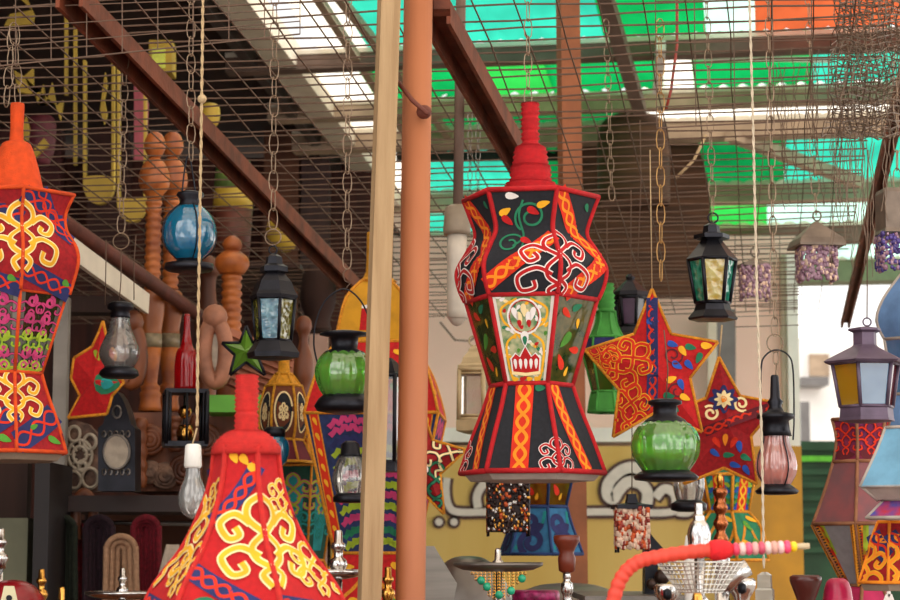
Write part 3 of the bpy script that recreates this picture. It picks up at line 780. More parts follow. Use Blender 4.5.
def deco_print(b, fc, k):
    fill(b, fc, [(.06, .01), (.94, .01), (.94, .99), (.06, .99)], .4, mat('print ground', '#b8b48a', .5, 0, .2, 60, 0, '#4f7d4a'))
    for i in range(40): leaf(b, fc, .12+.76*((i*11) % 40)/39, .03+.94*((i*17) % 40)/39, i*1.7, .012, .006, .9, (M_WHT, M_CREAM, M_GRN, M_WHT, M_YEL)[i % 5])
    for u in (.04, .96): ribbon(b, fc, [(u, v/12) for v in range(13)], .005, 1, M_FRAMEW)
    for i in range(26):  # little flowers
        u = .13+.74*((i*7) % 26)/25; v = .03+.94*i/25; m = (M_WHT, M_GRN2, M_YEL, M_WHT, M_REDC)[i % 5]
        leaf(b, fc, u, v, i*1.3, .009, .006, 1.5, m)
    for sg in (1, -1): ribbon(b, fc, crom([(.5+sg*.1, .05), (.5+sg*.36, .16), (.5+sg*.33, .32), (.5+sg*.12, .42), (.5+sg*.34, .55), (.5+sg*.36, .8), (.5+sg*.3, .97)], 6), .0022, 2, M_YEL)
    medal(b, fc, .5, .25, .03, [(1, M_WHT, .0022), (.93, M_REDC, .0012)], 3)
    for j, (du, dv) in enumerate(((-.14, 0), (.0, -.04), (.14, 0), (-.07, .05), (.07, .05))): leaf(b, fc, .5+du, .22+dv, 1.5+du*2, .026, .01, 4, (M_WHT, M_CREAM)[j % 2])
    for du in (-.08, .08): leaf(b, fc, .5+du, .33, 1.5, .015, .008, 4.5, M_REDC)
    leaf(b, fc, .5, .5, 1.57, .03, .014, 4, M_WHT); leaf(b, fc, .5, .52, 1.57, .018, .008, 5, M_GRN)
    # red pavilion band
    pts = [(.2, .88), (.2, .72), (.3, .66), (.38, .7), (.5, .58), (.62, .7), (.7, .66), (.8, .72), (.8, .88)]
    fill(b, fc, pts, 2.5, M_REDC)
    for u in (.28, .39, .5, .61, .72): leaf(b, fc, u, .78, 1.57, .02, .006, 4, M_WHT)
    ribbon(b, fc, [(.18, .88), (.5, .9), (.82, .88)], .003, 4, M_CREAM); ribbon(b, fc, pts, .0014, 3.5, M_WHT)
    for u in (.25, .42, .58, .75): leaf(b, fc, u, .95, 0, .012, .008, 4, (M_REDC, M_YEL)[int(u*100) % 2])
def deco_dim(b, fc, k):
    for i, (u, v, m, s) in enumerate(((.3, .2, M_VERM, .03), (.65, .3, M_YEL, .02), (.4, .5, M_GRN2, .04), (.7, .6, M_VERM, .03), (.35, .75, M_VERM, .035), (.6, .85, M_YEL, .02), (.55, .12, M_GRN, .03))):
        leaf(b, fc, u, v, i*.9+.5, s, s*.45, 1, m)
def center_glass(b, fc, k): (deco_print if k % 2 == 1 else deco_dim)(b, fc, k)
ROT = math.radians(20)
def two_tone(name, label, cx, Y, top, gl, sk, rot, trim, spire, bases, decos, **kw):
    return fabric_lantern(name, label, cx, Y, [('fabric_panel', top, 5, bases[0], decos[0]), ('printed_pane', gl, 2, bases[1], decos[1]), ('skirt_panel', sk, 4, bases[2], decos[2])], rot, trim, spire, **kw)
two_tone('fabric_lantern', 'tall hanging fabric lantern of black cloth with red piping and red wound spire', 532, 3.8,
    [(199, 68), (217, 61), (236, 56), (252, 65), (270, 75), (287, 73), (301, 67)], [(301, 66), (386, 41)], [(386, 41), (410, 49), (440, 61), (473, 73)],
    ROT, M_RED, [(104, 7), (107, 8), (143, 8), (146, 11), (150, 15), (165, 17), (168, 19), (182, 20), (184, 24), (196, 26), (199, 27)], (M_BLK, G_PRINT, M_BLK),
    (deco_center_top, center_glass, deco_center_skirt), lining=M_LIN, tr=2.5)
# ---- left orange-piped lantern
def deco_left_top(b, fc, k):
    for a, c in (((-.02, .8), (1.02, 1.0)), ((-.02, .05), (1.02, .32))): braid(b, fc, a, c, .036, M_NAVY, M_VERM, 1, .3, .0022)
    motif(b, fc, k % 2, .48, .072, M_CREAM, M_YEL, .0038, 4, 0, 1.1)
    if k % 2 == 0: braid(b, fc, (.3, -.02), (1.02, .5), .03, M_NAVY, M_VERM, 2, .3, .002)
    leaf(b, fc, .85, .9, .5, .02, .012, 4, M_GRN2)
def deco_left_glass(b, fc, k):
    rr = random.Random(k)
    for u in (.05, .95): ribbon(b, fc, [(u, v/8) for v in range(9)], .007, 1, M_STEEL)
    for v, m, m2 in ((.12, M_PINK, M_MAR), (.34, M_PINK, M_BLK), (.55, M_LIME, M_GRN2), (.76, M_PINK, M_BLK), (.93, M_LIME, M_YEL)):
        for u in (.28, .68):
            motif(b, fc, u, v, .03, m2, m, .0032, 2, 0, 1, MOTIF[2:4]); swirl(b, fc, u, v, .012, m, .003, rr.random()*6)
def deco_left_skirt(b, fc, k):
    braid(b, fc, (-.02, .92), (1.02, .5), .045, M_NAVY, M_VERM, 1, .3, .0025)
    motif(b, fc, k % 2, .3, .055, M_CREAM, M_YEL, .004, 4, 0, 1.1)
    leaf(b, fc, .8, .86, .4, .03, .014, 3, M_GRN2); leaf(b, fc, .4, .7, -.4, .02, .01, 3, M_GRN2)
two_tone('fabric_lantern', 'crimson fabric lantern with orange piping and orange spire at the left edge', 8, 3.9,
    [(197, 62), (215, 54), (232, 55), (250, 66), (267, 68), (296, 60)], [(296, 57), (374, 33)], [(374, 33), (395, 40), (425, 52), (453, 61)],
    math.radians(20), M_ORANGE, [(104, 6), (107, 7), (140, 7), (144, 14), (165, 22), (193, 29), (197, 30)], (M_CRIM, G_PR2, M_CRIM),
    (deco_left_top, deco_left_glass, deco_left_skirt), lining=M_LINO, tr=2.0, spire_rings=False)
# ---- foreground bell lantern
def deco_dome(b, fc, k):
    if k % 2 == 0:
        for u, v, a in ((.3, .05, 1.1), (.6, .06, .9), (.85, .1, 1.0)): leaf(b, fc, u, v, a, .018, .011, 2, M_YEL)
        braid(b, fc, (-.02, .36), (1.02, .08), .024, M_NAVY, M_VERM, 1, .3, .0022)
        motif(b, fc, 1.0, .46, .072, M_CREAM, M_YEL, .0042, 4, 0, .95)
        braid(b, fc, (-.02, .60), (1.02, .86), .028, M_NAVY, M_VERM, 1, .3, .0024)
        swirl(b, fc, .28, .82, .03, M_GRN, .003, 1); swirl(b, fc, .5, .93, .03, M_GRN, .003, 3, -1)
        for u, v, a, m in ((.62, .83, .5, M_YEL), (.15, .82, .2, M_BLUE), (.75, .92, .9, M_VERM), (.3, .95, .3, M_YEL), (.8, .82, .2, M_GRN2)): leaf(b, fc, u, v, a, .03, .014, 3, m)
        braid(b, fc, (.0, 1.0), (1.0, .9), .03, M_NAVY, M_VERM, 1, .3, .0024)
    else:
        motif(b, fc, .0, .46, .072, M_CREAM, M_YEL, .0042, 4, 0, .95); motif(b, fc, .75, .24, .03, M_CREAM, M_YEL, .0034, 4, .2, .9); motif(b, fc, .8, .6, .045, M_CREAM, M_YEL, .0034, 4, .2, .9)
        braid(b, fc, (.0, .78), (1.0, .84), .03, M_NAVY, M_VERM, 1, .3, .0024)
        swirl(b, fc, .5, .88, .03, M_GRN, .003, 2); leaf(b, fc, .2, .9, .3, .03, .012, 3, M_YEL)
YD = 2.85
DOMEP = [(448, 32), (470, 34), (490, 38), (510, 45), (535, 56), (555, 68), (575, 84), (600, 99), (650, 114)]
fabric_lantern('bell_lantern', 'bell-shaped red cloth lantern with coral piping and yellow scrolls in front', 240, YD,
    [('fabric_panel', DOMEP, 4, mat('bright red cloth', '#b20d11', .9, 0, .1, 120, .2), deco_dome), ('lower_panel', [(650, 114), (800, 122), (935, 120)], 2, MATS['bright red cloth'] if 'bright red cloth' in MATS else mat('bright red cloth', '#b20d11'), None)],
    math.radians(-34), M_CORAL, [(377, 9), (379, 10.5), (428, 11), (430, 13), (433, 20), (442, 30), (452, 34), (455, 33)], cat='lantern', tr=3.2)
# ---- yellow / red lantern behind the posts
def deco_yr(b, fc, k):
    for u in (.07, .93):
        ribbon(b, fc, [(u, v/10) for v in range(11)], .011, 1, M_GOLDC); ribbon(b, fc, [(u, v/10) for v in range(11)], .008, 2, M_VERM)
        for j in range(9): leaf(b, fc, u, .06+j*.11, 1.3, .02, .008, 3, M_YEL)
    rr = random.Random(2)
    for v, m in ((.06, M_PINK), (.12, M_PINK), (.2, M_NAVY), (.27, M_LIME), (.36, M_LIME), (.45, M_PINK), (.53, M_LIME), (.6, M_PINK), (.68, M_LIME), (.76, M_PINK), (.85, M_GRN), (.93, M_LIME)):
        n = 40; pts = [(.17+.66*i/n, v+.022*math.sin(i*1.5)+.02*math.cos(i*.31)) for i in range(n+1)]
        ribbon(b, fc, pts, .0055, 2, m)
def deco_yr_up(b, fc, k):
    for u, v, a, m in ((.2, .2, 0, M_YEL), (.5, .35, 1, M_GRN2), (.8, .2, .5, M_YEL), (.35, .7, .3, M_YEL), (.7, .7, .8, M_GRN2)): leaf(b, fc, u, v, a, .035, .016, 2, m)
    ribbon(b, fc, [(i/10, .5+.2*math.sin(i)) for i in range(11)], .004, 1, M_GOLDC)
def deco_spot(b, fc, k):
    fill(b, fc, [(.3, .55), (.7, .55), (.7, .85), (.3, .85)], 1, M_REDC); ribbon(b, fc, [(.3, .52), (.7, .52)], .004, 2, M_WHT); ribbon(b, fc, [(.5, .55), (.5, .85)], .002, 2, M_MAR)
fabric_lantern('fabric_lantern', 'big mustard-topped red and pink lantern standing behind the two posts', 376, 4.7,
    [('cap_panel', [(282, 20), (300, 40), (330, 50), (345, 53)], 3, mat('mustard cloth', '#c48a12', .85, 0, .12), deco_spot), ('fabric_panel', [(345, 53), (372, 74), (398, 86), (417, 92)], 3, M_REDC, deco_yr_up),
     ('printed_panel', [(417, 92), (553, 54)], 2, mat('patched cloth', '#23305a', .9, 0, .3, 40), deco_yr), ('skirt_panel', [(553, 54), (580, 64), (620, 84)], 3, M_REDC, deco_yr_up)],
    math.radians(-48), M_GOLDC, [(234, 10), (236, 11), (272, 12), (282, 20)], M_YC, tr=1.6, spire_rings=False, N=4)
# ---- red / green small stars and lanterns
def deco_star1(b, fc):
    motif(b, fc, 628, 362, .052, M_YEL, M_VERM, .0026, 4, .9, .9); motif(b, fc, 630, 408, .05, M_YEL, M_VERM, .0026, 4.5, .2, .8)
    motif(b, fc, 603, 355, .03, M_YEL, M_VERM, .0024, 4, -1.2, .8)
    braid(b, fc, (652, 298), (651, 440), .024, M_NAVY, M_VERM, 2, .3, .0022)
    for x, y, a, m in ((652, 322, 0, M_BLUE), (652, 322, 1.57, M_NAVY), (672, 345, .3, M_BLUE), (690, 348, .2, M_GRN), (682, 352, 1, M_YEL), (676, 366, .5, M_BLUE), (670, 380, -.4, M_YEL), (688, 365, .8, M_BLUE),
                       (668, 396, .2, M_GRN), (680, 385, 1.2, M_BLUE), (706, 346, 0, M_YEL), (674, 408, .7, M_GRN), (698, 358, 2, M_GRN), (662, 410, 0, M_BLUE), (684, 398, .4, M_YEL)): leaf(b, fc, x, y, a, .024, .013, 5, m)
    swirl(b, fc, 672, 356, .02, M_MAR, .002, 0); swirl(b, fc, 676, 392, .02, M_MAR, .002, 2)
star('fabric_star', 'large red fabric star with yellow edging and pale scrolls, beside the tall red lantern', 654, 372, 4.1,
     [(652, 289), (671, 334), (718, 342), (690, 378), (702, 432), (656, 412), (613, 437), (619, 390), (585, 350), (634, 334)], .026, M_REDC, M_GOLDC, deco_star1)
def deco_star2(b, fc):
    c = [fc.loc(723, 400, .031*(1+.2*math.cos(8*a))*math.cos(a), .031*(1+.2*math.cos(8*a))*math.sin(a)) for a in [2*PI*i/64 for i in range(64)]]
    fill(b, fc, c, 3, M_WHT); c2 = [((x-723)*.88+723, (y-400)*.86+400) for x, y in c]; fill(b, fc, c2, 4, M_NAVY)
    for i in range(8): leaf(b, fc, 723+5*math.cos(i*PI/4), 400+5*math.sin(i*PI/4), i*PI/4, .018, .009, 6, M_CREAM)
    leaf(b, fc, 723, 400, 0, .010, .014, 7, M_OR2)
    swirl(b, fc, 741, 404, .018, M_CREAM, .0028, 1); swirl(b, fc, 710, 414, .018, M_CREAM, .0028, 4)
    braid(b, fc, (704, 432), (768, 408), .022, M_MAR, M_VERM, 2, .3, .0024)
    for x, y, a, m in ((724, 440, 1.57, M_OR2), (716, 443, 1, M_VERM), (732, 443, 2, M_VERM), (714, 453, .6, M_BLUE), (738, 447, 1.4, M_BLUE), (745, 458, .5, M_GRN), (728, 455, 0, M_GRN), (746, 470, 1, M_BLUE), (720, 466, .3, M_YEL), (735, 465, .3, M_BLUE)): leaf(b, fc, x, y, a, .026, .012, 5, m)
star('fabric_star', 'smaller red fabric star with a cream and navy flower on its upper arm', 726, 425, 4.4,
     [(719, 357), (740, 396), (779, 403), (751, 436), (757, 484), (724, 468), (684, 484), (699, 440), (676, 410), (706, 398)], .026, M_CRIM, M_GOLDC, deco_star2)
def deco_star3(b, fc):
    motif(b, fc, 448, 458, .05, M_BLK, M_CREAM, .003, 3, .5); motif(b, fc, 436, 485, .05, M_BLK, M_GRN, .003, 3, 0); leaf(b, fc, 438, 495, 1.2, .05, .02, 4, M_GRN2); motif(b, fc, 400, 470, .06, M_BLK, M_WHT, .003, 3, .5)
star('fabric_star', 'red fabric star mostly hidden behind the orange pipe', 424, 464, 4.35,
     [(420, 400), (432, 440), (466, 450), (440, 474), (444, 514), (424, 494), (403, 512), (408, 474), (399, 450), (410, 438)], .03, M_CRIM, M_GOLDC, deco_star3)
def deco_hang(b, fc):
    fill(b, fc, [(93, 340), (101, 348), (113, 352), (107, 358)], 2, M_GRN2); leaf(b, fc, 108, 384, 0, .06, .05, 3, M_GRN); leaf(b, fc, 108, 384, 0, .03, .025, 4, M_TEAL)
    for x, y, a in ((92, 350, .5), (98, 356, 1.2), (88, 345, .2)): leaf(b, fc, x, y, a, .03, .01, 4, M_LIME)
    ribbon(b, fc, [(84, 418), (80, 402)], .008, 2, M_MAR); ribbon(b, fc, [(90, 418), (89, 404)], .008, 2, M_MAR)
star('cloth_hanging', 'red cloth hanging with gold fringe and a green flower, behind the clear glass lantern', 95, 382, 4.9,
     [(103, 321), (108, 345), (116, 352), (113, 372), (124, 382), (112, 396), (107, 414), (68, 418), (80, 396), (71, 378), (74, 358), (92, 347), (99, 332)], .03, M_REDC, M_GOLDC, deco_hang, cat='cloth')
star('green_star', 'small green glass star lantern with black frame, above the bell lantern', 246, 352, 4.5,
     [(246, 326), (253, 343), (270, 343), (257, 354), (265, 375), (246, 362), (230, 375), (235, 355), (222, 343), (240, 343)], .02, glass('star glass', '#7cae3e', .9, ior=1.4), MATS['iron'], None, er=1.8)
# ---- small brown-yellow lantern, green lantern
def deco_brown(b, fc, k):
    c = [fc.loc(.5, .5, .022*math.cos(a), .05*math.sin(a)) for a in [2*PI*i/24 for i in range(24)]]
    fill(b, fc, c, 2, M_BLK); ribbon(b, fc, c, .002, 3, M_CREAM); motif(b, fc, .5, .5, .022, M_CREAM, M_CREAM, .002, 4, 0, .5)
fabric_lantern('fabric_lantern', 'small brown lantern with mustard neck and edges, right of the bell lantern', 283, 5.0,
    [('cap_panel', [(374, 8), (386, 17)], 2, M_YC, None), ('fabric_panel', [(386, 18), (405, 23), (425, 24), (440, 20)], 3, mat('brown cloth', '#6b3312', .8, 0, .2), deco_brown), ('lower_panel', [(440, 20), (462, 30)], 2, M_MAR, None)],
    math.radians(-25), M_YC, [(352, 4), (354, 5), (370, 6), (374, 8)], M_YC, tr=1.4, spire_rings=False)
def deco_green(b, fc, k):
    for j in range(6): leaf(b, fc, .15+.14*j, .1, j, .018, .01, 2, (M_REDC, M_BLUE, M_YEL)[j % 3])
fabric_lantern('fabric_lantern', 'green cloth lantern with narrow neck, behind the left arm of the large star', 607, 5.2,
    [('cap_panel', [(312, 9), (325, 11), (338, 17)], 3, mat('green cloth', '#3c8a34', .8, 0, .15), None), ('fabric_panel', [(338, 22), (352, 24)], 1, M_NAVY, deco_green), ('glass_pane', [(352, 24), (392, 14)], 1, glass('green pane', '#3a7a24', .6, 0, '#8a7a20', 14), None), ('lower_panel', [(392, 15), (400, 17), (412, 19)], 2, MATS['green cloth'], deco_green)],
    math.radians(20), MATS['green cloth'], [(284, 6), (286, 7), (310, 8), (312, 9)], tr=1.2)
# ---- blue lantern behind, bottom centre
def deco_blue(b, fc, k):
    swirl(b, fc, .4, .35, .03, M_NAVY, .008, 0); swirl(b, fc, .5, .75, .035, M_NAVY, .008, 2); ribbon(b, fc, crom([(.1, .9), (.3, .6), (.7, .5), (.9, .1)], 6), .004, 2, M_TEAL)
M_BLC = mat('denim blue cloth', '#2f6c98', .9, 0, .2, 60)
fabric_lantern('fabric_lantern', 'blue cloth lantern behind the dark beaded lantern below the tall red one', 541, 5.3,
    [('printed_pane', [(440, 42), (507, 26)], 1, glass('gold pane', '#a8922c', .6, 0, '#8a3a14', 16), deco_dim), ('skirt_panel', [(507, 27), (525, 32), (554, 43)], 3, M_BLC, deco_blue)],
    math.radians(12), mat('navy cord', '#1e3a6e', .8, 0, .2), tr=1.6)
# ---- khayamiya lantern bottom right, behind flower star
def deco_kh(b, fc, k):
    for i, (v, m) in enumerate(((.12, M_TEAL), (.25, M_LIME), (.4, M_BLUE), (.55, M_TEAL), (.7, M_GRN2), (.85, M_BLUE))):
        pts = [(.15+.7*j/20, v+.03*math.sin(j*1.1)) for j in range(21)]; ribbon(b, fc, pts, .008, 2, m)
    braid(b, fc, (.5, 0), (.5, 1), .03, M_VERM, M_YEL, 4, .3, .003)
fabric_lantern('fabric_lantern', 'green and gold patterned lantern hanging under the flower star', 728, 5.2,
    [('cap_panel', [(460, 2), (475, 30)], 1, M_GRN, deco_green), ('fabric_panel', [(475, 30), (512, 22)], 1, M_GRN, deco_kh), ('skirt_panel', [(512, 22), (530, 36), (560, 42)], 3, M_GRN, deco_yr_up)],
    math.radians(4), M_GOLDC, tr=1.6)
# ---- dim teal panel lantern left of the mustard lantern
def deco_teal(b, fc, k):
    c = [(.2, .2), (.5, .08), (.8, .2), (.72, .9), (.28, .9)]; fill(b, fc, c, 1, M_TEAL)
    motif(b, fc, .5, .3, .05, M_PINK, M_LIME, .003, 3); motif(b, fc, .5, .6, .04, M_GRN, M_TEAL, .004, 3)
fabric_lantern('fabric_lantern', 'teal and pink patterned lantern between the bell lantern and the mustard one', 300, 5.1,
    [('fabric_panel', [(440, 20), (466, 38)], 1, M_CRIM, deco_yr_up), ('printed_panel', [(466, 38), (560, 24)], 1, mat('deep green cloth', '#1d4a3a', .9, 0, .2), deco_teal), ('skirt_panel', [(560, 24), (600, 40)], 2, M_CRIM, deco_yr_up)],
    math.radians(-40), M_GOLDC, tr=1.3)
# ================================================================ GLASS AND METAL LANTERNS
PCAP = lambda y0, r, s=1: [(y0, r*.62), (y0+3*s, r*.75), (y0+4*s, r), (y0+6*s, r*.95), (y0+8*s, r*.62), (y0+20*s, r*.55), (y0+22*s, r*.8), (y0+25*s, r*.85)]
globe_lantern('glass_lantern', 'turquoise glass globe lantern with dark lid, hanging at upper left', 189, 3.9, [(191, 6), (193, 13), (196, 14), (200, 9), (206, 12), (210, 13)],
    [(205, 10), (209, 15), (217, 22), (228, 26), (240, 26), (250, 22), (258, 14), (261, 10)], [(257, 12), (262, 13), (264, 24), (269, 25), (271, 22), (272, 8)], G_TEAL, cage=4,
    handle=[(182, 196), (184, 175), (187, 158), (190, 158), (193, 175), (196, 196)])
globe_lantern('glass_lantern', 'clear glass lantern with black base, in front of the red cloth hanging', 119, 4.1, [(302, 8), (304, 13), (309, 13), (311, 9), (316, 10), (318, 10)],
    [(316, 9), (328, 11), (340, 16), (350, 20), (359, 19), (369, 13)], [(367, 14), (371, 19), (375, 20), (378, 16)], G_CLEAR2)
G_GREENL = G_GREEN
globe_lantern('glass_lantern', 'green ribbed glass lantern hanging against the left side of the timber post', 344, 3.9, [(331, 12), (333, 24), (335, 25), (337, 14), (349, 13), (352, 20), (356, 22)],
    [(352, 20), (359, 26), (370, 30), (380, 29), (390, 25), (396, 21)], [(394, 20), (399, 26), (406, 30), (411, 27), (413, 15)], G_GREEN, 14, .07,
    handle=[(318, 365), (314, 345), (316, 322), (326, 300), (344, 289), (360, 300), (370, 322), (372, 345), (369, 365)])
globe_lantern('glass_lantern', 'green ribbed glass lantern with black base, below the large red star', 666, 3.75, [(399, 10), (401, 17), (404, 17), (406, 12), (415, 12), (420, 20), (426, 24)],
    [(421, 20), (427, 28), (437, 34), (447, 35), (457, 33), (468, 26), (473, 22)], [(470, 22), (473, 28), (477, 33), (480, 31), (482, 15)], G_GREEN, 14, .07)
globe_lantern('glass_lantern', 'small clear ribbed glass lantern in front of the mustard lantern, left of the timber post', 350, 4.25, [(441, 5), (444, 9), (454, 10), (456, 12)],
    [(455, 10), (465, 15), (478, 18), (488, 16), (495, 13)], [(493, 13), (497, 17), (502, 17), (503, 10)], G_CLEAR, 14, .06)
globe_lantern('glass_lantern', 'small clear glass lantern hanging right below the green ribbed lantern', 689, 4.5, [(466, 8), (469, 10)],
    [(468, 10), (476, 15), (486, 16), (496, 14), (502, 12)], [(500, 12), (504, 18), (510, 18), (512, 11)], G_CLEAR, 10, .05)
globe_lantern('glass_lantern', 'pink ribbed glass lantern with tall wire handle at right', 777, 3.85, [(375, 3), (377, 4), (398, 5), (402, 8), (406, 6), (412, 9), (414, 18), (418, 19), (421, 13), (430, 14), (436, 16)],
    [(432, 13), (443, 14), (455, 19), (466, 21), (476, 19), (486, 13)], [(484, 13), (487, 17), (491, 22), (494, 20), (495, 10)], G_PINK, 16, .15, cage=4,
    handle=[(762, 440), (761, 418), (761, 370), (765, 356), (776, 350), (788, 355), (793, 370), (794, 418), (793, 440)])
metal_lantern('metal_lantern', 'dark metal lantern with blue and olive panes, hanging on a ringed chain', 273, 4.0,
    [(254, 3), (257, 8), (264, 9), (267, 14), (272, 14), (274, 11), (282, 18), (292, 22), (296, 25), (299, 24)], (299, 22), (341, 18), [(340, 18), (343, 20), (353, 27), (358, 26), (360, 10)],
    [G_OT, G_BT, G_GRND, G_BT], 6, .38, hook=(273, 250, 4))
metal_lantern('metal_lantern', 'black metal lantern with yellow and green textured panes at upper right', 713, 4.1,
    [(223, 3), (226, 8), (233, 9), (235, 18), (239, 18), (241, 11), (249, 17), (257, 24), (259, 26), (261, 25)], (260, 24), (303, 17), [(302, 17), (305, 17), (311, 19), (318, 25), (320, 24), (321, 10)],
    [G_YT, G_TT], 6, -.52, hook=(713, 218, 5), bar=2.1)
metal_lantern('metal_lantern', 'faded dark metal lantern partly hidden behind the top of the large star', 631, 5.3,
    [(274, 2), (277, 5), (280, 4), (284, 9), (292, 17), (296, 18), (298, 17)], (298, 16), (326, 13), [(326, 13), (334, 18), (336, 8)], [G_GRND, mat('purple pane', '#4a2c48', .4)], 6, .3)
metal_lantern('metal_lantern', 'hazy metal lantern with blue, yellow and red panes at the right edge', 867, 3.75,
    [(327, 6), (329, 17), (331, 17), (333, 12), (345, 12), (347, 14), (360, 40), (362, 43), (364, 41)], (364, 34), (407, 27), [(406, 27), (418, 28), (421, 29), (423, 12)],
    [G_SKY, G_REDP, G_GRND, G_YEL, G_SKY, G_YEL], 6, -.42, hook=(867, 322, 4), bar=2, iron=mat('pale iron', '#5a4a5c', .5, .3, .2))
# cream pierced lantern
t = metal_lantern('metal_lantern', 'cream pierced metal lantern hanging in front of the pink wall', 474, 5.3,
    [(346, 2), (349, 6), (352, 7), (358, 13), (364, 15), (366, 19), (369, 19), (370, 18)], (370, 17), (420, 18), [(418, 18), (421, 21), (431, 21), (432, 19), (434, 10)], [G_CLEAR2], 4, .55, iron=mat('cream metal', '#bda67c', .5, 0, .1), bar=2.6, hook=(474, 341, 5), rails=(.08, .92))
# black arched lantern with oval
def plate_px(b, pts, Y, d): b.prism([P(x, y, Y) for x, y in pts], (0, d, 0))
t = thing('arched_lantern', 'black arched lantern with a pale oval pane, standing on the shelf', 'lantern', P(116, 491, 5.15))
YA = 5.1
def oval(cx, cy, rx, ry, n=24): return [(cx+rx*math.cos(2*PI*i/n), cy+ry*math.sin(2*PI*i/n)) for i in range(n)]
b = B(MATS['iron']); outer = [(98, 491), (98, 428), (103, 424), (107, 410), (112, 398), (117, 391), (122, 398), (127, 410), (131, 424), (135, 428), (135, 491)]
plate_px(b, outer, YA, .1); b.build('body', t)
b = B(M_SHELL); plate_px(b, oval(116.5, 452, 12, 16), YA-.006, .007); b.build('pane', t)
b = B(M_STEEL); b.tube([P(x, y, YA-.004) for x, y in oval(116.5, 452, 13, 17)], .004, 6, True)
for yy in (434, 472):
    for j in range(5): b.tube([P(104+j*6+2*math.cos(a), yy+3*math.sin(a), YA-.002) for a in [2*PI*i/8 for i in range(8)]], .0022, 4, True)
b.tube([P(x, y, YA-.002) for x, y in oval(117, 412, 4, 6, 12)], .003, 4, True); b.build('ornament', t)
# red bottle lantern
t = thing('bottle_lantern', 'red glass bottle on a black openwork cage, left of the hanging bulb', 'lantern', P(183, 445, 4.7))
ax = P(185, 445, 4.7); b = B(G_REDG); b.lathe(ax, pxprof([(314, 3), (330, 3.4), (345, 6), (352, 10), (365, 12), (391, 12)], 4.7, 4), 20); b.build('bottle', t)
b = B(MATS['iron']); k = K(420, 4.7)
b.lathe(ax, pxprof([(390, 30), (394, 30)], 4.7), 4, PI/4+.2, smooth=False); b.lathe(ax, pxprof([(442, 30), (447, 30)], 4.7), 4, PI/4+.2, smooth=False)
for j in range(4):
    a = PI/4+.2+j*PI/2; r = 28*k; b.tube([(ax.x+r*math.sin(a), ax.y-r*math.cos(a), P(0, y, 4.7).z) for y in (392, 445)], 2.5*k, 6)
    for f in (-.45, 0, .45):
        a2 = .2+j*PI/2; r2 = 20*k; c = Vector((ax.x+r2*math.sin(a2), ax.y-r2*math.cos(a2), 0)); s = Vector((math.cos(a2), math.sin(a2), 0))*f*36*k
        b.tube([(c.x+s.x, c.y+s.y, P(0, y, 4.7).z) for y in (392, 445)], 1.3*k, 5)
b.build('cage', t); b = B(M_BRASS); b.ball(P(185, 412, 4.7), 7*k, 10); b.lathe(ax, pxprof([(425, 6), (432, 9), (442, 8)], 4.7), 14); b.build('candle_cup', t)
# dark lantern between the posts
metal_lantern('metal_lantern', 'dark steel lantern with glass sides, seen between the timber post and pipe', 389, 4.3, [(358, 3), (362, 8), (372, 16), (376, 18)], (376, 17), (462, 16), [(461, 17), (466, 19), (472, 19)],
    [G_CLEAR2], 4, .35, bar=2.2)
# turquoise glass ball and bracket
globe_lantern('glass_lantern', 'small turquoise glass ball lantern tucked behind the bell lantern', 274, 4.6, [(427, 8), (430, 11), (437, 11)], [(435, 8), (442, 14), (452, 15), (462, 12), (467, 6)], [(465, 7), (469, 8)], G_TEAL)
# beaded lanterns
def beads_box(b, c, w, h, d, n, r, mats_, rr):
    for i in range(n):
        m = mats_[rr.randrange(len(mats_))]; b.use(m); s = rr.randrange(4)
        x = rr.uniform(-.5, .5); z = rr.uniform(0, 1)
        p = (x*w, -d/2, z*h) if s < 2 else ((-w/2 if s == 2 else w/2), x*d, z*h)
        q = (c[0]+p[0], c[1]+p[1], c[2]+p[2]); rad = r*rr.uniform(.7, 1.3)
        b.lathe(q, [(q[2]+rad, rad*.1), (q[2]+rad*.6, rad*.8), (q[2]-rad*.6, rad*.8), (q[2]-rad, rad*.1)], 6)
def beaded(label, cx, Y, roofp, y0, y1, hw, mats_, n, r, core=None, iron=None, hook=None, fr=True):
    iron = iron or MATS['iron']; base = P(cx, y1, Y); k = K(y1, Y); rr = random.Random(int(cx))
    t = thing('beaded_lantern', label, 'lantern', base)
    b = B(iron); b.lathe(base, pxprof(roofp, Y), 4, PI/4+.12, smooth=False)
    if hook: loop_px(b, cx, hook, 4, 5, Y, .9*k)
    b.build('roof', t)
    zt = P(cx, y0, Y).z; w = 2*hw*k; h = zt-base.z
    if fr:
        b = B(iron)
        for sx in (-1, 1):
            for sy in (-1, 1): b.tube([(base.x+sx*w/2, base.y+sy*w/2, zt), (base.x+sx*w/2, base.y+sy*w/2, base.z-.01)], 1.3*k, 5)
        for z in (zt, base.z+.002):
            c4 = [(base.x+sx*w/2, base.y+sy*w/2, z) for sx, sy in ((-1, -1), (1, -1), (1, 1), (-1, 1))]; b.tube(c4, 1.2*k, 5, True)
        b.build('frame', t)
    if core:
        b = B(core); b.box((base.x, base.y, base.z+h/2), (w*.93, w*.93, h*.98)); b.build('inner_panel', t)
    b = B(); beads_box(b, (base.x, base.y, base.z), w, h, w*1.0, n, r, mats_, rr); o = b.build('beads', t); o['kind'] = 'stuff'
    return t
M_PALEI = mat('pale bronze', '#75665a', .5, .5, .2)
beaded('mauve beaded lantern with pointed bronze roof, hanging against the bright sky', 817, 4.5, [(222, 3), (226, 9), (240, 30), (246, 33), (248, 33)], 247, 281, 17, [M_BEAD, M_BEAD, M_BEAD, M_BEAD, M_PALEB], 420, .0055, None, M_PALEI, 216, False)
